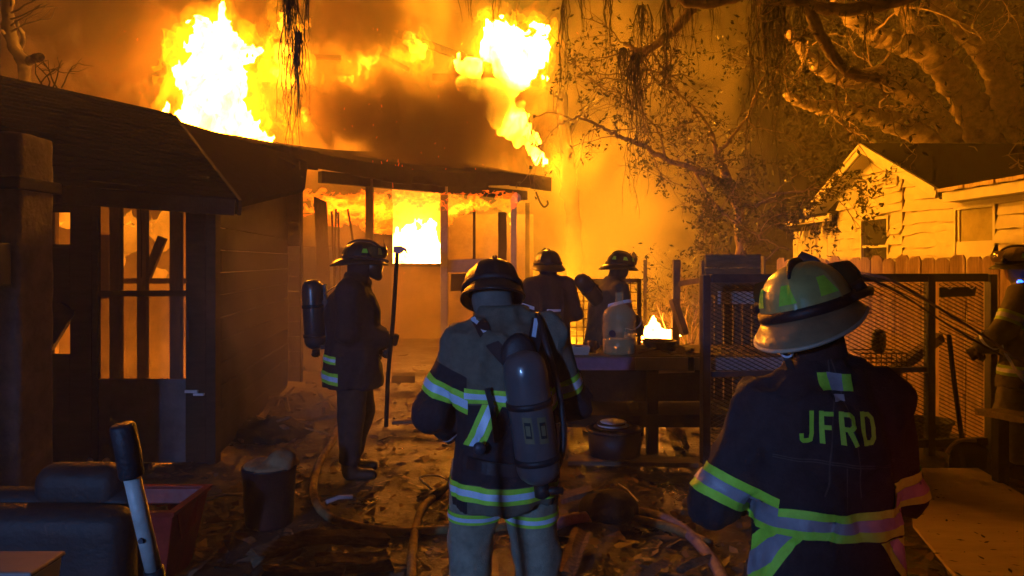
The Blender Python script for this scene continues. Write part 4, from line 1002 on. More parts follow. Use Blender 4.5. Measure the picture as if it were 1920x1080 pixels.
DEF = dict(hipL=(-.10,0,.93), hipR=(.10,0,.93), knL=(-.12,.02,.50), knR=(.12,.02,.50), anL=(-.13,-.02,.09), anR=(.13,-.02,.09),
           shL=(-.195,-.01,1.455), shR=(.195,-.01,1.455), elL=(-.285,-.02,1.17), elR=(.285,-.02,1.17), wrL=(-.20,.22,1.10), wrR=(.20,.22,1.10),
           head=(0,.02,1.665), neck=(0,0,1.53), chest=(0,0,1.32), waist=(0,0,1.08), pelvis=(0,0,.95))
class Fig: pass
def firefighter(label, loc, yaw, pose, s=1.0, h=.022, coat_m=M_coatd, hem=.76, hy=0.0, hp=0.0, hr=0.0, curl=.9, nrmL=(1,.3,-.3), nrmR=(-1,.3,-.3), hood_m=M_hoodd, wr=.016, bulk=1.0, gloves=True, pant_m=None):
    J = {k: V3(q) for k, q in {**DEF, **pose}.items()}
    Rz = np.array(Matrix.Rotation(yaw, 3, 'Z')); loc = V3(loc)
    T = lambda v: (np.asarray(v, float)*s) @ Rz.T + loc
    root = thing('person', label, 'person', loc, 'firefighters')
    Rh = rot(hy, hp, hr)
    zs = np.array([.7, .95, 1.08, 1.32, 1.455, 1.53, 1.70], np.float32)
    cx = np.array([J['pelvis'][0], J['pelvis'][0], J['waist'][0], J['chest'][0], (J['shL'][0]+J['shR'][0])/2, J['neck'][0], J['head'][0]], np.float32)
    cyy = np.array([J['pelvis'][1], J['pelvis'][1], J['waist'][1], J['chest'][1], (J['shL'][1]+J['shR'][1])/2, J['neck'][1], J['head'][1]], np.float32)
    def torso(P, grow):
        z = P[..., 2]; ux = np.interp(z, zs, cx); uy = np.interp(z, zs, cyy); Q = np.stack([P[..., 0]-ux, P[..., 1]-uy, z], -1)
        rx = np.interp(z, [.6, .80, .95, 1.10, 1.30, 1.42, 1.50, 1.56], [.205, .20, .185, .175, .190, .165, .09, .06])*bulk+grow
        ry = np.interp(z, [.6, .80, .95, 1.10, 1.30, 1.42, 1.50, 1.56], [.165, .16, .145, .135, .145, .115, .07, .06])*bulk+grow
        k = np.sqrt((Q[..., 0]/rx)**2+(Q[..., 1]/ry)**2); return np.maximum((k-1)*np.minimum(rx, ry)*.95, .68-z) if grow > 0 else np.maximum((k-1)*np.minimum(rx, ry)*.95, .9-z)
    def arms(P, grow):
        d = None
        for a in 'LR':
            e = smin(rcone(P, J['sh'+a], J['el'+a], .070*bulk+grow, .060*bulk+grow), rcone(P, J['el'+a], J['wr'+a], .060*bulk+grow, .050*bulk+grow), .02); d = e if d is None else np.minimum(d, e)
        return d
    def legs(P, grow):
        d = None
        for a in 'LR':
            e = smin(rcone(P, J['hip'+a], J['kn'+a], .105+grow, .078+grow), rcone(P, J['kn'+a], J['an'+a], .078+grow, .060+grow), .03); d = e if d is None else smin(d, e, .03)
        return smin(d, ell(P, J['pelvis'], (.165+grow, .13+grow, .13+grow)), .04)
    Rhf = Rh
    def head(P):
        c = J['head']; hh = lambda x, y, z: c + Rhf @ np.array((x, y, z))
        d = ell(P, c, (.076, .098, .118), Rhf); d = smin(d, ell(P, hh(0, .035, -.055), (.056, .062, .062), Rhf), .03)   # skull, jaw
        d = smin(d, rcone(P, hh(0, .095, .01), hh(0, .116, -.022), .010, .014), .012)                                    # nose
        for e in (-1, 1):
            d = smin(d, ell(P, hh(.078*e, -.005, -.01), (.010, .022, .032), Rhf), .008); d = np.maximum(d, -(ell(P, hh(.032*e, .108, .018), (.018, .016, .012), Rhf)))
        d = smin(d, rcone(P, hh(-.018, .098, -.058), hh(.018, .098, -.058), .007, .007), .008)                            # mouth
        return smin(d, rcone(P, J['neck']-(0, 0, .06), hh(0, -.02, -.07), .062, .058), .03)
    allp = np.array(list(J.values())); lo, hi = allp.min(0)-.22, allp.max(0)+.26; lo[2] = -.02
    def body_f(P):
        d = smin(torso(P, -.035), arms(P, -.025), .03); d = smin(d, legs(P, -.02), .04); d = np.where(P[..., 2] < 1.57, d, np.maximum(d, P[..., 2]-1.57)); d = smin(d, head(P), .02)
        for a, nr, sd in (('L', nrmL, -1), ('R', nrmR, 1)):
            d = np.minimum(d, hand_f(P, J['wr'+a], J['wr'+a]-J['el'+a], nr, .97, curl, sd))
        return d
    v, f = surfnet(body_f, lo, hi, max(h, .024)); b = obj('body', (T(v), f), M_skin, root, True)
    # coat
    def coat_f(P):
        d = torso(P, .028); d = np.maximum(d, P[..., 2]-1.535); d = np.maximum(d, hem-P[..., 2])
        yoke = np.minimum(rcone(P, J['shL']+(0,0,.005), J['neck']-(0,0,.045), .070*bulk, .075*bulk), rcone(P, J['shR']+(0,0,.005), J['neck']-(0,0,.045), .070*bulk, .075*bulk)); d = smin(d, yoke, .04)
        a = arms(P, .014); d = smin(d, a, .035)
        nk = J['neck']; cl = rcone(P, nk-(0, 0, .05), nk+(0, .0, .045), .088, .082); d = smin(d, cl, .03)
        q = P*np.array((1, 1, .55), np.float32); d = d + (fbm(q, 7.5, 3, 3.)-.5)*wr*2.4 + (np.abs(vn(q, 15., 9.)-.5)-.25)*wr*1.0 - np.clip(.16-np.abs(fbm(P*np.array((1,1,.45),np.float32)+.15*fbm(P,5.,2,60.)[...,None],9.,2,40.)-.5),0,1)*wr*4.5*(.3+vn(P,3.,70.))
        # cuffs end
        for s_ in 'LR':
            ax = J['wr'+s_]-J['el'+s_]; ax = ax/np.linalg.norm(ax); near = np.linalg.norm(P-J['wr'+s_].astype(np.float32), axis=-1) < .14
            d = np.where(near, np.maximum(d, (P-(J['wr'+s_]+ax*.0).astype(np.float32)) @ ax.astype(np.float32)), d)
        return np.maximum(d, np.where(np.linalg.norm(P[..., :2]-nk[:2].astype(np.float32), axis=-1) < .2, P[..., 2]-(nk[2]+.06), -1))
    lo2 = lo.copy(); lo2[2] = hem-.06; hi2 = hi.copy(); hi2[2] = J['neck'][2]+.12
    cv, cf = surfnet(coat_f, lo2, hi2, h); cvw = T(cv)
    obj('coat', (cvw, cf), coat_m, root, True)
    # trousers and boots
    lo3 = lo.copy(); lo3[2] = .08; hi3 = hi.copy(); hi3[2] = hem+.2
    tf = lambda P: np.maximum(np.maximum(legs(P, .022)+(fbm(P*np.array((1, 1, .6), np.float32), 8., 3, 21.)-.5)*.035, P[..., 2]-(hem+.17)), .13-P[..., 2])
    tv, tq = surfnet(tf, lo3, hi3, h); obj('trousers', (T(tv), tq), pant_m or M_pant, root, True)
    for a in 'LR':
        an = J['an'+a]
        bf = lambda P: np.maximum(smin(rcone(P, an+(0, 0, .16), an+(0, 0, -.02), .068, .058), rcone(P, an+(0, .02, -.045), an+(0, .17, -.052), .050, .046), .03), -P[..., 2]+.002+ (an[2]-.09))
        obj('boot', (lambda q: (T(q[0]), q[1]))(surfnet(bf, an-(.12, .12, .12), an+(.12, .28, .26), .02)), M_boot, root, True)
    if gloves:
        for a, nr, sd in (('L', nrmL, -1), ('R', nrmR, 1)):
            w0 = J['wr'+a]; fw = w0-J['el'+a]; fw = fw/np.linalg.norm(fw)
            gf = lambda P: np.minimum(hand_f(P, w0+fw*.01, fw, nr, 1.18, curl, sd), rcone(P, w0-fw*.05, w0+fw*.01, .046, .040))
            obj('glove', (lambda q: (T(q[0]), q[1]))(surfnet(gf, w0-.17, w0+.17+np.maximum(fw, 0)*.06, .008 if h < .03 else .012)), M_glove, root, True)
    # hood round the neck
    hc = J['head']; nk = J['neck']
    hf = lambda P: np.maximum(np.maximum(smin(rcone(P, nk-(0, 0, .05), hc+Rh @ np.array((0, -.02, -.05)), .086, .086), ell(P, hc, (.090, .112, .128), Rh), .03)+(fbm(P*np.array((1, 1, 2.), np.float32), 12., 2, 5.)-.5)*.016,
        ((P-hc.astype(np.float32)) @ (Rh @ np.array((0, 0, 1.))).astype(np.float32))-.035), ((P-hc.astype(np.float32)) @ (Rh @ np.array((0, 1, 0))).astype(np.float32))-.065)
    q = surfnet(hf, hc-(.2, .2, .3), hc+(.2, .2, .2), .016); obj('hood', (T(q[0]), q[1]), hood_m, root, True)
    g = Fig(); g.root = root; g.T = T; g.J = J; g.R = Rz; g.s = s; g.cv = cv; g.cf = cf; g.Rh = Rz @ Rh; g.hc = T(hc); g.up = g.Rh @ np.array((0, 0, 1.)); g.tv = tv; g.tf = tq
    return g
def band(g, name, planes, m, off=.006, src='coat'):
    """strip of trim tape cut from the cloth surface; planes are given in the figure's own frame"""
    q = cutmesh(g.cv if src == 'coat' else g.tv, g.cf if src == 'coat' else g.tf, planes, off)
    if q is None: return
    obj(name, (g.T(q[0]), q[1]), m, g.root, True)
def hstripe(g, z, hw, sl=(0, 0), extra=(), src='coat', lime=True, sm=None):
    """lime tape with a silver centre; sl tilts it in x and y"""
    n_ = np.array((sl[0], sl[1], 1.0)); c = np.array((0, 0, z))
    if lime: band(g, 'lime_tape', [(c-n_*hw, n_), (c+n_*hw, -n_), *extra], M_lime, .005, src)
    band(g, 'silver_tape', [(c-n_*hw*.40, n_), (c+n_*hw*.40, -n_), *extra], sm or M_silver, .008, src)
def armstripe(g, a, t, hw, seg=('sh', 'el'), lime=True, sm=None):
    p, q = g.J[seg[0]+a], g.J[seg[1]+a]; d = (q-p)/np.linalg.norm(q-p); c = p+(q-p)*t; side = -1 if a == 'L' else 1
    mid = (p+q)/2; lim = (np.array((g.J['chest'][0]+side*.17, 0, 0)), (side, 0, 0))
    if seg[0] == 'el': lim = (np.array((side*.11, 0, 0)), (side, 0, 0))
    if lime: band(g, 'lime_tape', [(c-d*hw, d), (c+d*hw, -d), lim], M_lime, .005)
    band(g, 'silver_tape', [(c-d*hw*.42, d), (c+d*hw*.42, -d), lim], sm or M_silver, .008)
def air_tank(g, off=(0, -.24, 1.26), tilt=(0, 0), ln=.52, r=.082, m=M_tank, detail=True):
    """air cylinder with domed ends, valve, back frame, bands and shoulder straps"""
    t = bpy.data.objects.new('air_pack', None); col.objects.link(t); c0 = g.T(off); t.parent = g.root; t.location = Vector([float(x) for x in c0])-wloc(g.root)
    ax = g.R @ np.array((math.sin(tilt[0]), math.sin(tilt[1]), 1.0)); ax /= np.linalg.norm(ax); s = g.s
    pr = [(.002, -.5), (.35, -.495), (.65, -.47), (.9, -.43), (1, -.38)]
    prof = [(r*a, ln*b) for a, b in pr]+[(r, ln*.34), (r*.93, ln*.42), (r*.7, ln*.475), (r*.35, ln*.498), (.002, ln*.5)]
    obj('cylinder', lathe(c0, [(a*s, b*s) for a, b in prof], 32, ax), m, t, True)
    for u in (-.30, .12): obj('cylinder_band', lathe(c0, [((r+.001)*s, (u-.025)*ln*s), ((r+.006)*s, (u-.022)*ln*s), ((r+.006)*s, (u+.022)*ln*s), ((r+.001)*s, (u+.025)*ln*s)], 32, ax), M_black, t, True)
    b = c0-ax*ln*.5*s; obj('valve', join(lathe(b, [(.0, .0), (.030*s, -.002), (.032*s, -.05*s), (.018*s, -.06*s), (0, -.062*s)], 16, ax), tube([b-ax*.03*s, b-ax*.03*s+g.R @ np.array((.085, -.01, 0))*s], .016*s, 10)), M_black, t, True)
    bp = c0+g.R @ np.array((0, r+.012, 0))*s; x_ = g.R @ np.array((1.0, 0, 0))
    obj('back_frame', join(beam(bp-ax*.27*s-x_*.05*s, bp+ax*.24*s-x_*.035*s, .02*s, .03*s), beam(bp-ax*.27*s+x_*.05*s, bp+ax*.24*s+x_*.035*s, .02*s, .03*s), beam(bp-ax*.25*s-x_*.09*s, bp-ax*.25*s+x_*.09*s, .10*s, .03*s), beam(bp+ax*.1*s-x_*.06*s, bp+ax*.1*s+x_*.06*s, .05*s, .03*s)), M_black, t)
    if detail:
        lab = []
        for i in range(2):
            th0 = math.pi*(1.5)+(-.55 if i == 0 else .12)
            u_ = g.R @ np.array((1.0, 0, 0)); w_ = np.cross(ax, u_)
            for (e0, e1, z0, z1, mm, o_) in ((0, .43, -.02, .085, mat('olive_label', (.16,.15,.08), .5, .2, 10), .002), (.07, .36, .0, .065, M_black, .0035), (.12, .31, .012, .052, mat('olive_label', (.16,.15,.08)), .005)):
                v = []; 
                for zz in (z0, z1):
                    for k in range(7): a = th0+e0+(e1-e0)*k/6; v.append(c0+s*((r+o_)*(math.cos(a)*u_+math.sin(a)*-w_*-1)+ax*(zz-.06)))
                obj('label', (np.array(v), [(k, k+1, k+8, k+7) for k in range(6)]), mm, t)
    return t
def strap(g, pts, wid=.045, m=M_black, th=.008, nrm=(0, -1, .3), name='harness_strap'):
    p = spline(pts, 6); obj(name, ribbon(g.T(p), wid*g.s, g.R @ V3(nrm), th), m, g.root)
def letters(g, text, x0, z0, hgt, wd, gap, m, ysign=-1, strokew=.2):
    """stencilled capitals wrapped onto the back of the coat"""
    bv = BVHTree.FromPolygons([Vector(q) for q in g.cv.tolist()], [tuple(q) for q in g.cf.tolist()])
    ST = {'J': [[(.75, 1), (.75, .3), (.66, .1), (.45, .08), (.2, .08), (.1, .12), (.1, .3)]], 'F': [[(.18, 0), (.18, 1)], [(.10, .91), (.85, .91)], [(.10, .5), (.68, .5)]],
          'R': [[(.18, 0), (.18, 1)], [(.10, .91), (.62, .91), (.80, .82), (.82, .70), (.80, .56), (.62, .47), (.10, .47)], [(.5, .47), (.82, 0)]],
          'D': [[(.18, 0), (.18, 1)], [(.10, .91), (.55, .91), (.78, .78), (.82, .5), (.78, .22), (.55, .09), (.10, .09)]]}
    par = bpy.data.objects.new('lettering', None); col.objects.link(par); par.parent = g.root; par.location = Vector(g.T((x0, -.2, z0)).tolist())-wloc(g.root); par['label'] = 'lime capitals J F R D across the upper back'
    adv = 0.0
    for i, ch in enumerate(text):
        gs = []; xo = x0+adv; adv += (wd+gap)*{'J': .96, 'F': .93, 'R': 1.05, 'D': 1}[ch]
        for pl in ST[ch]:
            p = []
            for a, b in zip(pl[:-1], pl[1:]):
                L_ = math.hypot(b[0]-a[0], b[1]-a[1]); nn = max(2, int(L_/.12)); p += [(a[0]+(b[0]-a[0])*k/nn, a[1]+(b[1]-a[1])*k/nn) for k in range(nn)]
            p.append(pl[-1]); p = np.array(p); v = []
            for k in range(len(p)):
                d = p[min(k+1, len(p)-1)]-p[max(k-1, 0)]; d = d*(wd, hgt); d /= np.linalg.norm(d); nn_ = np.array((-d[1], d[0]))*strokew*wd/2
                for e in (-1, -.33, .33, 1):
                    q = p[k]*(wd, hgt)+nn_*e; X = xo+q[0]; Z = z0+q[1]
                    hit = bv.ray_cast(Vector((X, -1.0, Z)), Vector((0, 1, 0)))[0]; Yh = hit.y if hit else -.2; v.append((X, Yh-.005, Z))
            f = [(k*4+e, k*4+e+1, k*4+e+5, k*4+e+4) for k in range(len(p)-1) for e in range(3)]
            gs.append((np.array(v), f))
        for q in range(1, len(gs)): gs[q][0][:, 1] -= .0007*q
        v, f = join(*gs); obj('letter', (g.T(v), f), m, par)

# 1 --- officer in the foreground at right, back to the camera, letters on the coat
g = firefighter('person in a dark coat lettered across the back and a cream helmet, nearest at right', (.935, 2.25, 0), R(-3),
    dict(head=(-.02, .05, 1.675), neck=(.01, .01, 1.50), shL=(-.205, 0, 1.395), shR=(.19, 0, 1.415), elL=(-.345, -.03, 1.10), elR=(.245, .03, 1.10), wrL=(-.22, .22, 1.06), wrR=(.12, .26, 1.10)),
    s=.94, h=.0125, coat_m=M_coatd, hem=.70, hy=R(-28), hp=R(6), hr=R(-15), bulk=1.0, wr=.030)
helmet(g.root, g.hc+g.up*.028, g.Rh, M_hwhite, M_brimc, 1.14, 6, [(math.radians(270+a), .42, .24, .32, .74) for a in (-62, -8, 46)], visor=True)
bk_ = (np.array((0, -.02, 0)), (0, -1, 0)); inL, inR = (np.array((-.215, 0, 0)), (1, 0, 0)), (np.array((.225, 0, 0)), (-1, 0, 0))
hstripe(g, 1.068, .042, (-.03, 0), [inL, inR], sm=M_silverd)
for sx in (-1, 1):
    dgn = np.array((sx*.80, 0, .60)) if sx < 0 else np.array((.80, 0, .60)); dgn = np.array((sx*1.0, 0, .62)); dgn /= np.linalg.norm(dgn)
    c = np.array((sx*.185, 0, .975)); lim = [bk_, (np.array((0, 0, 1.026)), (0, 0, -1)), (np.array((sx*.02, 0, 0)), (sx, 0, 0))]
    band(g, 'lime_tape', [(c-dgn*.040, dgn), (c+dgn*.040, -dgn), *lim], M_lime, .0045); band(g, 'silver_tape', [(c-dgn*.016, dgn), (c+dgn*.016, -dgn), *lim], M_silverd, .0075)
armstripe(g, 'L', .84, .046, sm=M_silverd); armstripe(g, 'R', .84, .046, sm=M_silverd)
letters(g, 'JFRD', -.122, 1.316, .096, .050, .0095, M_lime, strokew=.27)
band(g, 'collar_patch', [(np.array((-.045, 0, 0)), (1, 0, 0)), (np.array((.045, 0, 0)), (-1, 0, 0)), (np.array((0, 0, 1.466)), (0, 0, 1)), (np.array((0, 0, 1.516)), (0, 0, -1)), bk_], M_lime, .006)
band(g, 'collar_tape', [(np.array((-.018, 0, 0)), (1, 0, 0)), (np.array((.022, 0, 0)), (-1, 0, 0)), (np.array((0, 0, 1.465)), (0, 0, 1)), (np.array((0, 0, 1.517)), (0, 0, -1)), bk_], M_silverd, .008)
band(g, 'name_tag', [(np.array((-.016, 0, 0)), (1, 0, 0)), (np.array((.022, 0, 0)), (-1, 0, 0)), (np.array((0, 0, 1.436)), (0, 0, 1)), (np.array((0, 0, 1.456)), (0, 0, -1)), bk_], M_lav, .006)

for (c_, n_) in (((0, 0, 1.262), (.05, 0, 1)), ((0, 0, 1.255), (.05, 0, 1))): band(g, 'yoke_seam', [(np.array(c_)-np.array(n_)*.0016, n_), (np.array(c_)+np.array(n_)*.0016, -np.array(n_)), bk_, (np.array((-.19, 0, 0)), (1, 0, 0)), (np.array((.19, 0, 0)), (-1, 0, 0))], M_seam, .0022)
band(g, 'back_seam', [(np.array((.004, 0, 0)), (1, 0, 0)), (np.array((.0075, 0, 0)), (-1, 0, 0)), bk_, (np.array((0, 0, 1.25)), (0, 0, -1)), (np.array((0, 0, 1.12)), (0, 0, 1))], M_seam, .0022)
for sx in (-1, 1):
    p_, q_ = g.J['shL' if sx < 0 else 'shR'], g.J['elL' if sx < 0 else 'elR']; band(g, 'armhole_seam', [(np.array((sx*.188, 0, 0)), (sx, 0, .12*sx*sx)), (np.array((sx*.192, 0, 0)), (-sx, 0, -.12*sx*sx)), bk_, (np.array((0, 0, 1.16)), (0, 0, 1))], M_seam, .0022)
# 2 --- firefighter with air pack in the middle, head bowed
g = firefighter('person in tan gear with an air cylinder on the back, head bowed, in the centre', (-.025, 3.2, 0), R(7),
    dict(head=(-.045, .15, 1.60), neck=(-.01, .06, 1.50), shL=(-.20, .0, 1.40), shR=(.185, .0, 1.43), elL=(-.315, .03, 1.10), elR=(.30, .06, 1.13), wrL=(-.21, .22, 1.00), wrR=(.24, .27, 1.06),
         chest=(0, -.01, 1.3), hipL=(-.10, 0, .93), knL=(-.15, .12, .52), anL=(-.15, -.03, .09), hipR=(.10, 0, .93), knR=(.13, .02, .5)),
    s=1.0, h=.014, coat_m=M_coatt, hem=.74, hy=R(4), hp=R(-24), hr=R(4), hood_m=M_hood, bulk=.95, wr=.030)
helmet(g.root, g.hc+g.up*.02, g.Rh, M_hblack, M_hblack, 1.08, 8, None, visor=False, strap=False, bw=.55)
wst = [(np.array((-.21, 0, 0)), (1, 0, 0)), (np.array((.21, 0, 0)), (-1, 0, 0))]
hstripe(g, .80, .032, (0, 0)); hstripe(g, 1.195, .030, (.02, 0), [(np.array((-.185, 0, 0)), (1, 0, 0)), (np.array((.18, 0, 0)), (-1, 0, 0))])
for sx in (-1, 1):
    dgn = np.array((sx*1.0, 0, .42)); dgn /= np.linalg.norm(dgn); c = np.array((sx*.10, 0, 1.10)); lim = [bk_, (np.array((0, 0, 1.165)), (0, 0, -1)), (np.array((0, 0, .99)), (0, 0, 1))]
    band(g, 'lime_tape', [(c-dgn*.036, dgn), (c+dgn*.036, -dgn), *lim], M_lime, .0045); band(g, 'silver_tape', [(c-dgn*.015, dgn), (c+dgn*.015, -dgn), *lim], M_silver, .0075)
obj('air_hose', tube(g.T(spline([(.16, -.22, .87), (.21, -.20, 1.0), (.20, -.18, 1.2), (.15, -.15, 1.4), (.13, -.04, 1.52), (.12, .08, 1.46)], 8)), .013, 8), M_black, g.root, True)
obj('pack_gauge', lathe(g.T((-.13, -.19, 1.0)), [(0, .02), (.022, .02), (.026, .01), (.026, 0)], 14, (0, -1, 0)), M_steel, g.root, True)
# dark lower sleeves and dark lower back panel
for a in 'LR':
    p, q = g.J['sh'+a], g.J['el'+a]; d = (q-p)/np.linalg.norm(q-p); sd = -1 if a == 'L' else 1
    band(g, 'sleeve_panel', [(p+(q-p)*(.30 if a == 'L' else .84), d), (np.array((sd*.175, 0, 0)), (sd, 0, 0))], M_coatd, .003)
band(g, 'back_panel', [(np.array((0, 0, .835)), (0, 0, 1)), (np.array((0, 0, 1.16)), (0, 0, -1)), (np.array((-.2, 0, 0)), (1, 0, 0)), (np.array((.2, 0, 0)), (-1, 0, 0)), bk_], M_coatd, .0025)
armstripe(g, 'L', .62, .040); armstripe(g, 'R', .70, .042); armstripe(g, 'L', .72, .02, ('el', 'wr'), False); armstripe(g, 'R', .72, .02, ('el', 'wr'), False)
air_tank(g, (.075, -.235, 1.125), (-.15, -.06), .54, .088, M_tank)
strap(g, [(-.13, .06, 1.50), (-.12, -.05, 1.495), (-.08, -.13, 1.42), (.0, -.17, 1.33), (.05, -.17, 1.28)], .055); strap(g, [(.14, .06, 1.52), (.13, -.05, 1.50), (.10, -.13, 1.42), (.07, -.17, 1.33)], .055); obj('pack_shoulder_plate', (lambda c_: surfnet(lambda P: ell(P, c_, (.075, .035, .10)), c_-.14, c_+.14, .014))(g.T((.03, -.165, 1.36))), M_black, g.root, True)
for (a_, b_) in (((-.145, -.02, 1.505), (-.10, -.10, 1.45)), ((.12, -.06, 1.50), (.10, -.12, 1.43))): obj('strap_reflector', ribbon(g.T(spline([a_, b_], 3)), .018, g.R @ np.array((0, -.7, .7)), .014), M_silver, g.root)
strap(g, [(-.10, -.185, 1.24), (-.075, -.185, 1.14), (-.06, -.18, 1.02)], .022, M_black, .012, (0, -1, 0)); strap(g, [(-.215, -.03, .93), (-.12, -.17, .92), (.03, -.20, .91), (.17, -.14, .92), (.215, -.02, .93)], .05, M_black, .01, (0, -1, .05), 'waist_strap')
hstripe(g, .66, .024, (0, .0), src='trousers')

# 3 --- firefighter in profile at left with a pike axe
g = firefighter('person in dark gear and mask standing in profile holding an axe upright at left', (-1.30, 6.1, 0), R(-82),
    dict(head=(0, .07, 1.69), neck=(0, .02, 1.56), elR=(.25, -.03, 1.16), wrR=(.05, .25, 1.09), elL=(-.26, -.02, 1.16), wrL=(-.10, .20, 1.02), knL=(-.11, .06, .5), knR=(.11, .0, .5)),
    s=1.03, h=.022, coat_m=M_coatd, hem=.72, hy=R(0), hp=R(-3), curl=1.15, nrmR=(-1, .1, 0), bulk=1.28, pant_m=M_pantd)
helmet(g.root, g.hc+g.up*.03, g.Rh, M_hblack, M_hblack, 1.12, 8, [(math.radians(a), .34, .22, .35, .62) for a in (10, 60)], visor=True, strap=False)
mk = g.T(g.J['head']+(0, .085, -.03)); obj('face_mask', surfnet(lambda P: smin(ell(P, mk, (.085, .07, .085)), rcone(P, mk+g.R @ np.array((0, .02, -.06)), mk+g.R @ np.array((0, .045, -.085)), .045, .036), .03), mk-.2, mk+.2, .014), M_hblack, g.root, True)
air_tank(g, (0, -.30, 1.28), (0, -.05), .55, .085, M_tankd, False)
strap(g, [(.12, .06, 1.5), (.14, -.08, 1.52), (.12, -.2, 1.45)]); hstripe(g, .79, .045, (0, .1), [(np.array((0, -.09, 0)), (0, -1, 0)), (np.array((.02, 0, 0)), (1, 0, 0))]); hstripe(g, .93, .03, (0, .1), [(np.array((0, -.11, 0)), (0, -1, 0)), (np.array((.05, 0, 0)), (1, 0, 0))])
hd = g.T(g.J['wrR'])+np.array((.10, -.02, -.01))
ax = thing('pick_axe', 'long-handled axe with a red curved pick, held upright by the masked firefighter', 'axe', W(724, 790, 6.05))
obj('handle', tube(spline([W(724, 800, 6.0), W(728, 700, 6.0), W(737, 600, 6.0), W(745, 468, 6.0)], 6), [.017]*19, 8), M_char, ax, True)
obj('head', slab([W(738, 474, 5.98), W(752, 476, 5.98), W(758, 470, 5.98), W(765, 476, 5.98), W(762, 466, 5.98), W(752, 461, 5.98), W(739, 462, 5.98)][::-1], .03), M_axe, ax)

# 4, 5 --- two firefighters beyond the bench
g = firefighter('person in dark gear with a peaked helmet behind the bench, left of the jug', (.39, 8.0, 0), R(8),
    dict(head=(0, .03, 1.655), wrL=(-.16, .24, 1.1), wrR=(.18, .22, 1.1)), s=1.02, h=.03, coat_m=M_coatd, hem=.75, bulk=1.12, pant_m=M_pantd)
helmet(g.root, g.hc+g.up*.03, g.Rh, M_hblack, M_hblack, 1.22, 8, None, strap=False)
pk = g.hc+g.up*.15; obj('helmet_peak', lathe(pk-g.up*.06, [(.075, 0), (.05, .03), (.02, .06), (.008, .085), (.0, .10)], 14, g.up), M_hblack, g.root, True)
armstripe(g, 'L', .7, .04, lime=False); band(g, 'silver_tape', [(np.array((-.05, 0, 0)), (1, 0, 0)), (np.array((.10, 0, 0)), (-1, 0, 0)), (np.array((0, 0, 1.20)), (0, 0, 1)), (np.array((0, 0, 1.225)), (0, 0, -1)), bk_], M_silver, .006)
strap(g, [(-.10, .02, 1.52), (-.11, -.13, 1.42), (-.11, -.18, 1.2), (-.10, -.18, .95)], .03); strap(g, [(.10, .02, 1.52), (.11, -.13, 1.42), (.11, -.18, 1.2), (.10, -.18, .95)], .03)
g = firefighter('person in tan gear leaning right behind the water jug, cylinder on the shoulder', (.97, 7.95, 0), R(-62),
    dict(head=(.0, .22, 1.68), neck=(0, .12, 1.53), chest=(0, .07, 1.32), shL=(-.19, .08, 1.45), shR=(.19, .08, 1.45), waist=(0, .03, 1.08), elL=(-.27, .12, 1.18), wrL=(-.15, .34, 1.05), elR=(.27, .10, 1.18), wrR=(.16, .34, 1.05)), s=1.0, h=.03, coat_m=mat('darkened_tan_cloth', (.07,.06,.045), .85, .3, 20, .3, 150), hem=.75, hp=R(-6), bulk=1.08)  # tan cloth darkened in colour so the figure reads as a silhouette
helmet(g.root, g.hc+g.up*.03, g.Rh, M_hblack, M_hblack, 1.1, 8, [(math.radians(a), .36, .24, .35, .65) for a in (300, 350, 40)], strap=False)
air_tank(g, (.02, -.16, 1.42), (0, -1.6), .50, .082, M_tankd, False)
armstripe(g, 'R', .5, .04, lime=False); armstripe(g, 'R', .6, .03, ('el', 'wr'), False); band(g, 'sleeve_panel', [(g.J['elR']*.6+g.J['shR']*.4, g.J['elR']-g.J['shR']), (np.array((.17, 0, 0)), (1, 0, 0))], M_coatd, .004)

# 6 --- firefighter cut by the right edge
g = firefighter('person in tan gear and amber helmet gripping a line, cut by the right picture edge', (4.18, 6.05, 0), R(38),
    dict(head=(0, .06, 1.665), elL=(-.30, .05, 1.2), wrL=(-.20, .27, 1.02), elR=(.28, .08, 1.16), wrR=(.06, .32, 1.0), knL=(-.13, .10, .5)), s=1.02, h=.022, coat_m=M_coatt, hem=.72, curl=1.15, bulk=1.08, hood_m=M_hood)
helmet(g.root, g.hc+g.up*.03, g.Rh, M_hyel, M_hblack, 1.1, 8, [(math.radians(a), .36, .24, .35, .65) for a in (210, 260)], strap=False, visor=True)
armstripe(g, 'L', .72, .045); armstripe(g, 'L', .6, .03, ('el', 'wr'), False); hstripe(g, .86, .04); hstripe(g, 1.2, .035, (0, 0), [(np.array((-.2, 0, 0)), (1, 0, 0)), (np.array((.2, 0, 0)), (-1, 0, 0))])
air_tank(g, (.03, -.28, 1.26), (0, -.05), .54, .085, M_tankd, False)
q = g.T((-.17, .0, 1.53)); obj('marker_lamp', lathe(q, [(0, .0), (.022, .0), (.022, .03), (.012, .042), (0, .044)], 12), M_blue, g.root, True)
for i, ln in enumerate(([(1920+40, 700, 5.6), (1890, 662, 5.7), (1860, 640, 5.8), (1780, 590, 5.95), (1680, 530, 6.0), (1632, 515, 6.05), (1605, 512, 6.2)], [(1880, 668, 5.75), (1830, 640, 5.8), (1760, 598, 5.9), (1690, 552, 6.0), (1620, 518, 6.1), (1600, 512, 6.25)])):
    o = obj('hand_line', tube(spline([W(*p) for p in ln], 6), .011 if i == 0 else .008, 8), M_hoseg if i == 0 else M_black, None, True); tag(o, ['thick line running from the right-edge firefighter over the mesh gate', 'thin cord below the thick line across the mesh gate'][i], 'rope', 'lines across the gate')
# ================================================================== THINGS IN THE YARD
def gz(p): 
    q = np.array([[p[0], p[1], 0]], np.float32); return float(((fbm(q, 1.1, 4)-.5)*.10+(fbm(q, 6.0, 3, 3.)-.5)*.035-.03)[0])
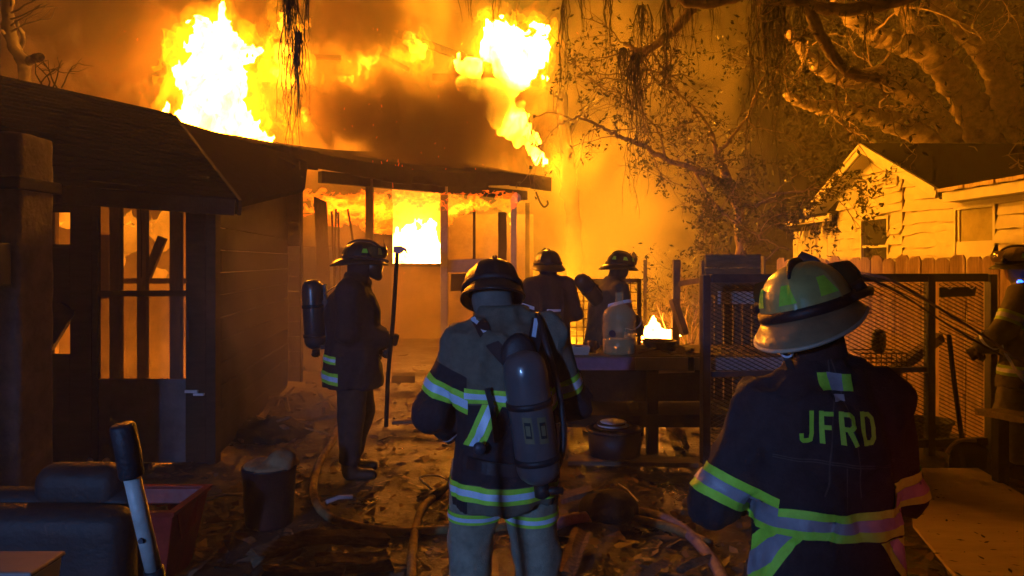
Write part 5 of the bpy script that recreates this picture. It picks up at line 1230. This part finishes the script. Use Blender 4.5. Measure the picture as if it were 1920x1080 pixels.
# ------------------------------------------------------------------ work bench
bx0, bx1 = W(1040, 0, 6.8)[0], W(1470, 0, 6.8)[0]; zt = .885
wb = thing('work_bench', 'cluttered wooden work bench with a purple painted edge behind the bowed firefighter', 'bench', ((bx0+bx1)/2, 7.2, 0))
for k in range(4): obj('top_plank', box((bx0, 6.82+.24*k, zt-.04), (bx1, 7.05+.24*k, zt-.002*(k % 2))), M_woodh, wb, bevel=.004)
mid = W(1190, 0, 6.8)[0]; m2 = W(1290, 0, 6.8)[0]
obj('front_edge', box((bx0, 6.78, zt-.125), (mid, 6.818, zt-.012)), M_purple, wb, bevel=.004); obj('front_edge', box((mid+.004, 6.782, zt-.125), (m2, 6.818, zt-.008)), M_lav, wb, bevel=.004); obj('front_edge', box((m2+.05, 6.782, zt-.125), (bx1, 6.818, zt-.01)), M_lav, wb, bevel=.004)
obj('edge_block', box((m2+.002, 6.775, zt-.13), (m2+.048, 6.82, zt-.01)), M_char, wb)
for px in (1048, 1225, 1455):
    x = W(px, 0, 6.85)[0]; obj('leg', box((x-.05, 6.86, -.05), (x+.05, 6.96, zt-.045)), M_char, wb); obj('leg', box((x-.05, 7.62, -.05), (x+.05, 7.72, zt-.045)), M_char, wb)
obj('lower_shelf', box((bx0, 6.84, .28), (bx1, 7.7, .32)), M_char, wb); obj('shelf_rail', box((bx0, 6.79, .24), (bx1, 6.838, .35)), M_char, wb)
obj('back_board', box((bx0, 7.58, .33), (bx1-.55, 7.61, .80)), M_char, wb)
o = obj('folded_board', slab([W(1213, 697, 6.95), W(1302, 694, 6.95), W(1302, 688, 7.3), W(1211, 689, 7.3)], .02), M_ply); tag(o, 'pale board lying on the shelf space under the bench top', 'board')
# water jug
c = W(1161, 664, 6.98); c[2] = zt
def jugprof():
    p = [(0, 0), (.125, 0), (.137, .012), (.138, .06), (.138, .12), (.132, .128), (.132, .140), (.138, .148), (.138, .235), (.130, .245), (.130, .258), (.138, .268), (.137, .315), (.126, .345), (.080, .385), (.045, .405), (.032, .42), (.032, .475), (.035, .478), (.035, .492), (.028, .494)]
    return p
jg = thing('water_jug', 'large clear plastic water jug half full, standing on the bench', 'jug', c)
obj('bottle', lathe(c, [(r_*1.13, h_*1.16) for r_, h_ in jugprof()], 36), M_jug, jg, True)
obj('water', lathe(c+(0, 0, .006), [(0, 0), (.138, .0), (.148, .012), (.148, .13), (.136, .142), (0, .142)], 32), mat('murky_water', (.6,.5,.25), .05, .1, 4, trans=.7), jg, True)
obj('round_label', lathe(c+(-.08, -.137, .20), [(0, .006), (.034, .006), (.036, 0)], 20, (-.5, -.86, 0)), mat('navy_label', (.02,.02,.06), .5, .2, 20), jg)
# food tub
c = W(1087, 664, 6.95); c[2] = zt
tb = thing('plastic_tub', 'small rectangular plastic food tub left of the jug on the bench', 'tub', c)
def frus(c, a0, b0, a1, b1, h, t=.004):
    o_ = [(-a0, -b0, 0), (a0, -b0, 0), (a0, b0, 0), (-a0, b0, 0), (-a1, -b1, h), (a1, -b1, h), (a1, b1, h), (-a1, b1, h)]; i_ = [(-a0+t, -b0+t, t), (a0-t, -b0+t, t), (a0-t, b0-t, t), (-a0+t, b0-t, t), (-a1+t, -b1+t, h), (a1-t, -b1+t, h), (a1-t, b1-t, h), (-a1+t, b1-t, h)]
    v = np.array(o_+i_)+V3(c); f = [(3,2,1,0), (8,9,10,11)]
    for k in range(4): j = (k+1) % 4; f += [(k, j, 4+j, 4+k), (8+j, 8+k, 12+k, 12+j), (4+k, 4+j, 12+j, 12+k)]
    return v, f
obj('tray', frus(c, .075, .055, .092, .07, .075), M_tub, tb, bevel=.003); obj('contents', surfnet(lambda P: ell(P, c+(0, 0, .05), (.07, .05, .025))+(fbm(P, 30, 3)-.5)*.03, c+(-.1, -.08, .004), c+(.1, .08, .11), .012), M_brown, tb, True)
o = thing('mug', 'dark mug standing between the tub and the jug', 'mug', W(1110, 662, 7.1)*(1, 1, 0)+(0, 0, zt)); c = V3(o.location)
obj('cup', lathe(c, [(0, 0), (.04, 0), (.043, .02), (.044, .11), (.040, .11), (.038, .01), (0, .008)], 20), M_rust, o, True); obj('handle', tube([c+(.042, 0, .09), c+(.07, 0, .085), (c+(.075, 0, .05)), c+(.043, 0, .03)], .007, 6), M_rust, o, True)
# bowls and scraps of sheet metal on the bench by the ground fire
o = thing('metal_basin', 'shallow metal basin among scraps on the bench, in front of the ground fire', 'basin', W(1236, 655, 7.3)*(1, 1, 0)+(0, 0, zt)); c = V3(o.location)
obj('bowl', lathe(c, [(0, .006), (.10, .006), (.15, .05), (.165, .085), (.172, .088), (.168, .094), (.155, .085), (.10, .018), (0, .014)], 28), M_rust, o, True)
obj('rim_wire', lathe(c, [(.176, .086), (.18, .090), (.176, .094), (.172, .090), (.176, .086)], 28), M_rust, o, True)
sc = []
for k in range(16):
    p = W(1200+random.random()*110, 658, 6.95+.5*random.random()); p[2] = zt+.012+.03*random.random(); a = random.random()*3; u = np.array((math.cos(a), math.sin(a), random.gauss(0, .2)))*(.05+.1*random.random()); w_ = np.array((-math.sin(a), math.cos(a), random.gauss(0, .3)))*.04; sc.append(slab([p-u-w_, p+u-w_*.6, p+u*.8+w_, p-u*.9+w_*.7], .006))
o = obj('scrap_heap', join(*sc), M_rust); tag(o, 'flat scraps of tin and bark heaped on the bench right of the jug', 'scrap', kind='stuff')
# burning heap of rubble under the ground fire
hp = W(1232, 660, 11.0)
o = obj('rubble_heap', surfnet(lambda P: ell(P, (hp[0], 11.1, 0), (.75, .55, .52))+(fbm(P, 5, 4, 3.)-.5)*.35, (hp[0]-1.1, 10.2, -.1), (hp[0]+1.1, 12, .8), .06), M_char, None, False); tag(o, 'black heap of burnt rubble carrying the ground fire', 'rubble')
# wire cage panel behind the two far firefighters
cg = thing('cage_panel', 'steel framed wire cage panel behind the two far firefighters', 'panel', W(1128, 720, 9.4)*(1, 1, 0))
a, b = W(1056, 527, 9.4), W(1198, 526, 9.4)
obj('top_bar', beam(a, b, .05, .05), M_rust, cg); 
for p in (a, b): obj('upright', beam((p[0], 9.4, -.03), (p[0], 9.4, p[2]+.02), .05, .05), M_rust, cg)
wr_ = [tube([(x, 9.4, .1), (x, 9.4, a[2])], .006, 4, False) for x in np.arange(a[0], b[0], .085)]+[tube([(a[0], 9.4, z), (b[0], 9.4, z)], .006, 4, False) for z in np.arange(.15, a[2], .11)]
o = obj('wire_grid', join(*wr_), M_rust, cg); o['kind'] = 'stuff'
# wooden panel standing behind the gate
wp = thing('wooden_panel', 'weathered wooden panel with a rail, standing behind the mesh gate', 'panel', W(1372, 800, 7.9)*(1, 1, 0))
obj('frame_post', box(W(1311, 800, 8.0), W(1321, 489, 7.9)), M_wood, wp); obj('frame_post', box(W(1427, 800, 8.0), W(1435, 480, 7.9)), M_wood, wp)
for k in range(3): p, q = W(1321.5, 540-26*k+14, 7.95), W(1426.5, 540-26*k-11, 7.92); obj('plank', box(p, q), M_woodh, wp, bevel=.004)
for k in range(6): p = W(1322+17.5*k, 800, 7.97); q = W(1338+17.5*k, 556, 7.95); obj('board', box(p, q), M_wood, wp, bevel=.004)
o = obj('pale_sign', box(W(1347, 570, 7.80), W(1426, 546, 7.83)), M_white); tag(o, 'blank pale strip fixed to the wooden panel behind the mesh gate', 'strip')

# ------------------------------------------------------------------ mesh gate
ga, gb = W(1322, 517, 6.55), W(1858, 511, 6.95); ga[2] = gb[2] = 1.63
gt = thing('mesh_gate', 'wide steel gate panel filled with expanded metal mesh, standing by the fence', 'gate', ((ga[0]+gb[0])/2, 6.7, 0))
gd = (gb-ga)/np.linalg.norm(gb-ga); gl = np.linalg.norm(gb-ga)
def gp(t, z): p = ga+gd*gl*t; return np.array((p[0], p[1], z))
for t in (0, .775, 1.0): obj('upright', beam(gp(t, -.03), gp(t, 1.63), .085 if t != .775 else .075, .07, gd), M_steel, gt, bevel=.006)
obj('top_bar', beam(gp(.018, 1.60), gp(.982, 1.60), .06, .075), M_steel, gt, bevel=.006); obj('bottom_bar', beam(gp(.018, .08), gp(.982, .08), .06, .07), M_steel, gt, bevel=.006)
obj('mid_bar', beam(gp(.018, .76), gp(.76, .76), .05, .045), M_steel, gt)
ms = []; DW, DH, zb, zt_ = .076, .036, .115, 1.565
nx = int(gl*.965/DW); nz = int((zt_-zb)/DH)
V_, F_ = [], []; wdt = .0038; dn = np.array((gd[1], -gd[0], 0)); 
for i in range(nx):
    for j in range(nz):
        x0 = .02*gl+i*DW; z0 = zb+j*DH
        if abs(x0/gl-.775) < .012: continue
        for (xa, za, xb, zb2) in ((x0, z0+DH/2, x0+DW/2, z0+DH), (x0+DW/2, z0+DH, x0+DW, z0+DH/2), (x0, z0+DH/2, x0+DW/2, z0), (x0+DW/2, z0, x0+DW, z0+DH/2)):
            p, q = ga+gd*xa, ga+gd*xb; p = np.array((p[0], p[1], za)); q = np.array((q[0], q[1], zb2)); n0 = len(V_)
            V_ += [p-(0, 0, wdt)-dn*.004, q-(0, 0, wdt)-dn*.004, q+(0, 0, wdt)+dn*.004, p+(0, 0, wdt)+dn*.004]; F_.append((n0, n0+1, n0+2, n0+3))
o = obj('expanded_mesh', (np.array(V_), np.array(F_)), M_mesh, gt); o['kind'] = 'stuff'
pt = obj('gate_plate', slab([gp(.80, 1.42)-gd*0+(0, -.05, 0), gp(.93, 1.43)+(0, -.05, 0), gp(.935, 1.52)+(0, -.05, 0), gp(.80, 1.51)+(0, -.05, 0)], .012), mat('dark_plate', (.05,.05,.05), .6, .3, 8), gt)
for t in (.83, .91): obj('wire_tie', tube(spline([gp(t-.012, 1.525)+(0, -.07, 0), gp(t, 1.50)+(0, -.075, 0), gp(t+.012, 1.515)+(0, -.07, 0)], 4), .005, 5), M_white, gt)
# junk leaning behind and before the gate
o = obj('leaning_timber', beam(W(1655, 712, 7.2), W(1762, 632, 7.5), .09, .09), M_wood); tag(o, 'timber leaning diagonally behind the mesh gate', 'timber')
sv = thing('shovel', 'square shovel with dark handle leaning against the mesh gate', 'shovel', W(1812, 890, 6.35)*(1, 1, 0))
sh0, sh1 = W(1806, 838, 6.35), W(1779, 628, 6.62)
obj('handle', tube(spline([sh1, (sh0+sh1)/2+(0, .01, 0), sh0], 4), .020, 8), M_char, sv, True)
bl = [W(1778, 842, 6.33), W(1800, 826, 6.30), W(1832, 828, 6.28), W(1852, 842, 6.33), W(1850, 880, 6.25), W(1815, 888, 6.2), W(1780, 880, 6.25)]
obj('blade', slab(bl[::-1], .012), M_black, sv); obj('blade_lip', tube(spline([W(1776, 850, 6.3), W(1784, 836, 6.3), W(1800, 826, 6.28), W(1830, 826, 6.26)], 5), .016, 8), mat('straw_bristle', (.45,.33,.14), .8, .3, 20), sv, True)
def bucket(name, label, c, r0, r1, h, m, rimr=.012):
    o_ = thing(name, label, 'bucket', c); c = V3(c)
    obj('wall', lathe(c, [(0, .004), (r0, .004), (r1, h), (r1-.01, h), (r0-.01, .02), (0, .016)], 28), m, o_, True); obj('rim', lathe(c, [(r1, h-.02), (r1+rimr, h-.02), (r1+rimr, h+.004), (r1-.008, h+.004)], 28), m, o_, True)
    return o_
b1 = bucket('black_bucket', 'low black basin at the foot of the mesh gate beside the shovel', W(1742, 820, 7.3)*(1, 1, 0), .16, .21, .20, M_black)
# gear piled on crate behind the foreground officer
pl = thing('wire_basket', 'rusty wire basket with a dark wheel behind the foreground officer', 'basket', W(1650, 700, 7.25)*(1, 1, 0))
wv = []
for k in range(4):
    z = .62+.085*k; q = W(1605, 0, 7.2)[0], W(1690, 0, 7.2)[0]; wv += [tube([(q[0], 7.1, z), (q[1], 7.1, z)], .007, 4), tube([(q[0], 7.1, z), (q[0]+.03, 7.4, z)], .007, 4), tube([(q[1], 7.1, z), (q[1]+.03, 7.4, z)], .007, 4), tube([(q[0]+.03, 7.4, z), (q[1]+.03, 7.4, z)], .007, 4)]
for x in np.linspace(q[0], q[1], 10): wv.append(tube([(x, 7.1, .0), (x, 7.1, .88)], .006, 4))
o = obj('wires', join(*wv), M_rust, pl); o['kind'] = 'stuff'
obj('tyre', lathe(W(1648, 640, 7.15), [(.05, -.03), (.10, -.045), (.115, -.02), (.115, .02), (.10, .045), (.05, .03), (.05, -.03)], 24, (.75, -.6, 0)), M_black, pl, True)
# red firebox bench at right edge under the cut firefighter
o = thing('low_bench', 'low plank bench at the right edge in front of the tan-clad firefighter', 'bench', (3.95, 5.55, 0))
p, q = W(1856, 772, 5.7), W(1960, 790, 5.0); obj('seat_plank', beam(p, q, .22, .05), M_woodh, o, bevel=.004)
for e in (p+(.08, 0, 0), q): obj('leg', box((e[0]-.04, e[1]-.04, -.05), (e[0]+.04, e[1]+.04, e[2]-.03)), M_char, o)

# ------------------------------------------------------------------ sheet of plywood on the ground at right
pw = thing('plywood_sheet', 'pale plywood sheet lying on the dirt at lower right, dotted with black leaves', 'plywood', G(1820, 980))
zz = np.array((0, 0, .07)); poly = [G(1712, 1004), G(1800, 1115), G(2060, 1100), G(1925, 950), G(1834, 893), G(1704, 894)]
poly = [V3((p[0], p[1], 0))+zz for p in poly]
obj('sheet', slab(poly, .022), M_ply, pw, bevel=.003)
lf = []
for k in range(60):
    x, y = random.uniform(1715, 1915), random.uniform(905, 1078)
    if x < 1715+(y-1000)*.8: continue
    p = G(x, y); p[2] = .0715+.004*random.random(); p[:2] *= (1-.07/1.75); a = random.random()*6.28; l_ = .008+.026*random.random()**2; u = np.array((math.cos(a), math.sin(a), .1))*l_; w_ = np.array((-math.sin(a), math.cos(a), .1))*l_*.35; lf.append((np.array([p-u, p+w_, p+u, p-w_]), [(0, 1, 2, 3)]))
o = obj('burnt_leaves', join(*lf), M_char); tag(o, 'small black burnt leaves strewn on the plywood', 'leaves', kind='stuff')

# ------------------------------------------------------------------ hoses
def hose(label, pts, r, m, grp='fire hoses'):
    p = []
    for (x, y) in pts: q = G(x, y); q[2] = gz(q)+r*.9; p.append(q)
    s_ = spline(p, 9); t = thing('fire_hose', label, 'hose', s_[len(s_)//2], grp); obj('jacket', tube(s_, r, 12), m, t, True); return t, s_
t, s_ = hose('tan fire hose looping from the left firefighter across the yard behind the centre firefighter', [(634, 800), (622, 828), (600, 868), (588, 905), (592, 940), (616, 966), (670, 982), (740, 992), (830, 994), (930, 990), (1030, 982), (1110, 972), (1180, 972), (1260, 990), (1330, 1020)], .030, M_hose)
obj('coupling', tube([s_[0]-(s_[1]-s_[0])*.6, s_[0]+(s_[1]-s_[0])*1.2], .040, 14), M_steel, t, True)
t, s_ = hose('yellow fire hose running upward from the bottom edge beside the centre firefighter', [(776, 1180), (772, 1090), (773, 1040), (779, 990), (792, 952), (812, 930)], .027, M_hose)
e = s_[-1]; obj('nozzle', tube([e, e+(.07, .12, .03), e+(.10, .2, .04)], [.034, .03, .022], 14), M_steel, t, True); obj('bail_handle', tube(spline([e+(-.02, .1, .03), e+(-.12, .17, .10), e+(.02, .24, .09), e+(.15, .15, .05)], 6), .008, 6), M_silver, t, True)
t, s_ = hose('purple grey hose lying flat right of the centre firefighter', [(1010, 1012), (1060, 985), (1130, 966), (1200, 962), (1270, 985), (1330, 1040), (1360, 1100)], .036, M_hoseg)

# ------------------------------------------------------------------ left foreground
# trash can with a crumpled bag
c = G(505, 972); c[2] = gz(c)-.01
tc_ = thing('trash_can', 'dark trash can topped by a crumpled tan sack, left of the hose loop', 'trash can', c)
obj('can', lathe(c, [(0, 0), (.15, 0), (.158, .02), (.175, .38), (.182, .385), (.182, .40), (.168, .40), (.15, .03), (0, .025)], 30), M_black, tc_, True)
obj('sack', surfnet(lambda P: smin(ell(P, c+(0, 0, .405), (.185, .185, .035)), ell(P, c+(.09, -.02, .45), (.085, .10, .05)), .03)+(fbm(P, 16, 3, 2.)-.5)*.05, c+(-.26, -.26, .33), c+(.26, .26, .56), .016), mat('tan_sack', (.32,.20,.10), .8, .3, 12, .3, 40), tc_, True)
# red crate
c = G(285, 1052); c = np.array((c[0]-.02, 4.25, gz(c)-.01))
rc = thing('red_crate', 'red plastic crate with a torn edge behind the tool handle', 'crate', c)
obj('tub', frus(c, .22, .17, .30, .24, .44, .012), M_red, rc, bevel=.006)
v, f = frus(c+(0, 0, .425), .305, .245, .318, .258, .03, .03); obj('rim', (v, f[2:]), M_red, rc)
obj('torn_flap', slab([c+(.30, -.2, .44), c+(.31, .05, .45), c+(.30, .03, .30), c+(.28, -.10, .26)], .008), M_red, rc)
o = obj('brown_scraps', surfnet(lambda P: ell(P, c+(-.02, -.02, .33), (.20, .15, .07))+(fbm(P, 12, 3, 6.)-.5)*.10, c+(-.26, -.2, .2), c+(.24, .2, .46), .025), M_wood, None); tag(o, 'brown scraps filling the red crate', 'scraps')
# office chair
oc = thing('office_chair', 'black upholstered office chair seen from behind at the lower left corner', 'chair', (-1.55, 2.5, 0))
def rb(P, c, h, r): q = np.abs(P-V3(c).astype(np.float32))-(V3(h)-r).astype(np.float32); return np.linalg.norm(np.maximum(q, 0), axis=-1)+np.minimum(q.max(-1), 0)-r
cc = W(95, 1010, 2.45)
obj('backrest', surfnet(lambda P: rb(P, (cc[0]-.05, 2.45, cc[2]-.22), (.33, .075, .33), .07)+(fbm(P, 5, 2)-.5)*.02, (cc[0]-.5, 2.3, cc[2]-.62), (cc[0]+.36, 2.6, cc[2]+.2), .022), M_seat, oc, True)
obj('backrest_cushion', surfnet(lambda P: rb(P, (cc[0]-.05, 2.55, cc[2]-.20), (.31, .06, .34), .055), (cc[0]-.5, 2.4, cc[2]-.62), (cc[0]+.36, 2.7, cc[2]+.22), .024), M_seat, oc, True)
obj('headrest', surfnet(lambda P: rb(P, (cc[0]+.045, 2.56, cc[2]+.135), (.155, .07, .085), .065)+(fbm(P, 7, 2)-.5)*.015, (cc[0]-.2, 2.4, cc[2]-.02), (cc[0]+.3, 2.7, cc[2]+.3), .02), M_seat, oc, True)
obj('seat', surfnet(lambda P: rb(P, (cc[0]-.05, 2.76, .50), (.2, .2, .06), .05), (cc[0]-.4, 2.5, .38), (cc[0]+.3, 3.2, .62), .03), M_seat, oc, True)
obj('gas_lift', tube([(cc[0]-.05, 2.85, .10), (cc[0]-.05, 2.85, .45)], .03, 12), M_steel, oc, True); obj('back_bar', beam((cc[0]-.05, 2.62, .42), (cc[0]-.05, 2.52, cc[2]-.4), .06, .02), M_steel, oc)
for k in range(5):
    a = k*2*math.pi/5+.3; e = np.array((cc[0]-.05+.3*math.cos(a), 2.85+.3*math.sin(a), .07)); obj('base_arm', beam((cc[0]-.05, 2.85, .11), e, .04, .035), M_black, oc); obj('caster', lathe(e-(0, 0, .035), [(0, -.02), (.03, -.02), (.03, .02), (0, .02)], 12, (math.sin(a), -math.cos(a), 0)), M_black, oc)
# tool handle with a black foam grip
th = thing('tool_handle', 'scuffed white pole with a black foam grip leaning in the left foreground', 'pole', W(310, 1290, 1.42)*(1, 1, 0)+(0, .1, 0))
t0, t1, t2 = W(229, 796, 1.40), W(247, 893, 1.41), W(289, 1072, 1.44); dd = (t2-t0)/np.linalg.norm(t2-t0)
obj('pole', tube([t1-dd*.02, (t1+t2)/2, t2], .0155, 20), M_pole, th, True); obj('foam_grip', tube([t0-dd*.0, t0+dd*.004, t0+dd*.05, t1-dd*.003, t1], [.0195, .0225, .0225, .0225, .021], 24), M_grip, th, True)
obj('lower_pole', tube([t2-dd*.006, t2+dd*.03, t2+dd*.03+dd*.86], [.0185, .0185, .0175], 18), M_black, th, True)
obj('push_button', lathe(t1+dd*.125+(0, -.0145, 0), [(0, .004), (.005, .004), (.006, 0)], 12, (0, -1, 0)), M_steel, th)
# plastic bin at the corner standing on a dark stool
c = np.array((-1.19, 1.70, .955))
bn = thing('storage_bin', 'smoky plastic storage bin at the lower left corner', 'bin', c)
obj('box', frus(c, .12, .055, .13, .06, .10, .006), M_tub, bn, bevel=.006); obj('lid', box(c+(-.14, -.065, .101), c+(.137, .065, .112)), mat('smoky_lid', (.30,.24,.22), .25, .1, 5, trans=.2), bn, bevel=.005)
stl = thing('stool', 'dark stool under the storage bin at the lower left corner', 'stool', (c[0], c[1], 0)); obj('seat', box(c+(-.17, -.16, -.035), c+(.15, .16, -.004)), M_char, stl)
for i in (-1, 1):
    for j in (-1, 1): obj('leg', beam((c[0]+.12*i, c[1]+.12*j, -.05), (c[0]+.11*i, c[1]+.11*j, c[2]-.036), .035, .035), M_char, stl)
# logs, planks and lumps
def log(label, a, b, r, seed, m=M_bark, cat='log', split=False):
    """split firewood: wedge-shaped, splintered, with ragged ends"""
    a, b = V3(a), V3(b); ax_ = b-a; L_ = np.linalg.norm(ax_); ax_ /= L_; sd = np.cross(ax_, (0, 0, 1)); up = np.cross(sd, ax_); rs = np.random.default_rng(seed)
    n, k = 12, 9; ang = np.sort(rs.random(k)*6.28); rad = r*(.65+.6*rs.random(k)); v, f = [], []
    for i in range(n):
        t = i/(n-1)
        for j in range(k):
            q = rad[j]*(1+rs.normal(0, .09)); e = (rs.normal(0, .02)-.03*rs.random() if i in (0, n-1) else 0)*(1 if i == 0 else -1)
            v.append(a+ax_*(t*L_+e)+sd*q*math.cos(ang[j])+up*q*math.sin(ang[j])*.75+up*.015*math.sin(3*t+seed))
    for i in range(n-1):
        for j in range(k): f.append((i*k+j, i*k+(j+1) % k, (i+1)*k+(j+1) % k, (i+1)*k+j))
    f += [tuple(range(k-1, -1, -1)), tuple((n-1)*k+j for j in range(k))]
    o_ = obj('firewood_log', (np.array(v), f), m); tag(o_, label, cat, 'firewood on the ground')
M_split = mat('split_firewood', (.15,.10,.06), .85, .5, 9, .6, 60, stretch=(1,5,5), spec=.2)
for i, (x0, y0, x1, y1, r, lb) in enumerate(((480, 1052, 610, 1010, .07, 'split log with a pale face at the left of the firewood'), (570, 1035, 720, 1030, .06, 'bark-covered log lying across the middle of the firewood'), (600, 1075, 720, 1060, .07, 'dark log nearest the bottom edge in the firewood'), (500, 1085, 640, 1080, .06, 'thin log at the bottom edge of the firewood'))):
    p, q = G(x0, y0), G(x1, y1); p[2] = q[2] = r*.6+.03*(i == 1); log(lb, p, q, r, i, M_split)
for i, (x0, y0, x1, y1, r, lb) in enumerate(((1060, 1085, 1088, 1020, .05, 'ragged log right of the centre firefighter, pointing at the bottom edge'), (1205, 1095, 1250, 1068, .035, 'short splintered stick at the bottom edge beside the foreground officer'), (1275, 1075, 1325, 1052, .03, 'thin splintered stick under the left elbow of the foreground officer'))):
    p, q = G(x0, y0), G(x1, y1); p[2] = r*.6; q[2] = r*.8; log(lb, p, q, r, i+5, M_split)
def lump(name, label, c, r, seed, m, cat, amp=.25):
    o_ = obj(name, surfnet(lambda P: ell(P, c, r)+(fbm(P, 4, 3, seed)-.5)*amp*max(r), V3(c)-np.array(r)*1.5, V3(c)+np.array(r)*1.5, max(r)/9), m, None, True); tag(o_, label, cat); return o_
c = G(1140, 965); lump('dark_sack', 'rounded black sack on the ground right of the centre firefighter', c+(0, 0, .06), (.20, .16, .12), 2, M_char, 'sack', .7)
def rubble(name, label, c, r, seed, n, m, cat):
    """heap of broken boards, sticks and ash: rough mound with pieces sticking out"""
    t = thing(name, label, cat, (c[0], c[1], 0))
    obj('mound', surfnet(lambda P: ell(P, c, r)+(fbm(P, 5, 4, seed)-.5)*.45*r[2]*2+(np.abs(fbm(P, 14, 2, seed+2.)-.5))*.10, V3(c)-np.array(r)*1.4, V3(c)+np.array(r)*1.4, .035), m, t, False)
    gs = []
    for k in range(n):
        a = random.random()*6.28; q = random.random()**.5; p = V3(c)+np.array((math.cos(a)*r[0]*q, math.sin(a)*r[1]*q, r[2]*(1-q*q)**.5*.8)); d = np.array((random.gauss(0, 1), random.gauss(0, 1), random.gauss(.1, .35))); d /= np.linalg.norm(d); l_ = .08+.22*random.random(); gs.append(beam(p-d*l_, p+d*l_, .015+.05*random.random(), .012+.012*random.random()))
    o_ = obj('broken_boards', join(*gs), M_wood, t); o_['kind'] = 'stuff'
c = G(590, 775); rubble('debris_pile', 'low pile of ashy debris between the house and the masked firefighter', c+(-.3, .2, -.06), (1.0, .5, .20), 5., 46, M_wood, 'debris')
c = G(480, 840); rubble('dark_heap', 'dark heap of soil and sticks against the porch corner', c+(-.2, .6, -.04), (.55, .45, .2), 7., 24, M_char, 'heap')
# lidded bucket and stick under the bench
c = G(1152, 862); bb = bucket('lidded_bucket', 'squat dark bucket piled with tin lids under the bench', c*(1, 1, 0), .22, .235, .28, M_black); cz = V3((c[0], c[1], .29))
for k in range(4): obj('tin_lid', lathe(cz+(.02*(k % 2)-.03, 0, .014*k), [(0, .008), (.13-.012*k, .008), (.15-.012*k, 0), (.152-.012*k, .006), (.13-.012*k, .013), (0, .013)], 24), M_silver if k % 2 else M_rust, bb, True)
o = obj('knotty_stick', tube(spline([G(1254, 800), G(1266, 815)+(0, 0, .05), G(1280, 826)+(0, 0, .04), G(1287, 838)], 5), [.04]*6+[.05]*4+[.03]*6, 8), M_bark); tag(o, 'knotty stick on the dirt below the bench', 'stick')
# poles, boards and scraps lying about
for i, (pts, r, m, lb) in enumerate((([(384, 941), (470, 932)], .012, M_lav, 'thin pale rod on the ground in front of the trash can'), ([(612, 948), (660, 938)], .016, M_lav, 'short pale pipe lying inside the hose loop'), ([(735, 798), (835, 800)], .020, M_wood, 'straight stick lying between the two firefighters'), ([(1160, 911), (1196, 944)], .006, M_white, 'thin bright wire on the dirt right of the black sack'), ([(470, 765), (532, 702)], .012, M_wood, 'thin rod leaning on the debris pile by the wall'), ([(520, 798), (624, 820)], .010, M_hose, 'thin line lying toward the hose end'))):
    p = [G(*q)+(0, 0, r+.01) for q in pts]; p.insert(1, (p[0]+p[1])/2+(0, 0, .015)); o = obj('ground_rod', tube(p, r, 8), m); tag(o, lb, 'rod', 'rods lying on the dirt')
for i, (x, y, sz, lb) in enumerate(((424, 790, .12, 'crumpled white paper cup upright by the debris pile'), (436, 802, .10, 'crumpled white scrap beside the paper cup'), (168, 862, .10, 'white scrap under the porch door at left'), (200, 860, .09, 'white scrap under the porch door at right'))):
    c = G(x, y)+(0, 0, .05); c = c if i < 2 else np.array((*(W(x, y, 6.2)[:2]), .06))
    o = obj('paper_scrap', surfnet(lambda P: ell(P, c, (sz*.35, sz*.3, sz*.6))+(np.abs(fbm(P, 22, 2, i*3.)-.5)-.1)*.10, c-sz, c+sz, .012), M_white); tag(o, lb, 'paper', 'white scraps on the ground')
o = obj('yellow_scrap', slab([G(1176, 962)+(0, 0, .03), G(1193, 962)+(0, 0, .02), G(1184, 955)+(0, 0, .07)], .006), M_hose); tag(o, 'small yellow plastic scrap right of the black sack', 'scrap')
bdz = [('flat_board', 'old flat board on the dirt left of the black sack', [(1050, 936), (1108, 922), (1112, 932), (1052, 950)], M_wood), ('flat_board', 'long low board edge lying under the bench', [(1065, 862), (1310, 868), (1310, 880), (1065, 876)], M_woodh)]
for nme, lb, pl_, m in bdz:
    o = obj(nme, slab([G(*q)+(0, 0, .05) for q in pl_][::-1], .035), m); tag(o, lb, 'board')
o = obj('dark_block', slab([G(734, 730)+(0, 0, .09), G(778, 730)+(0, 0, .09), G(778, 722)+(0, 0, .09), G(734, 722)+(0, 0, .09)][::-1], .09), M_char); tag(o, 'black block lying on the bright wet ground behind the axe', 'block')
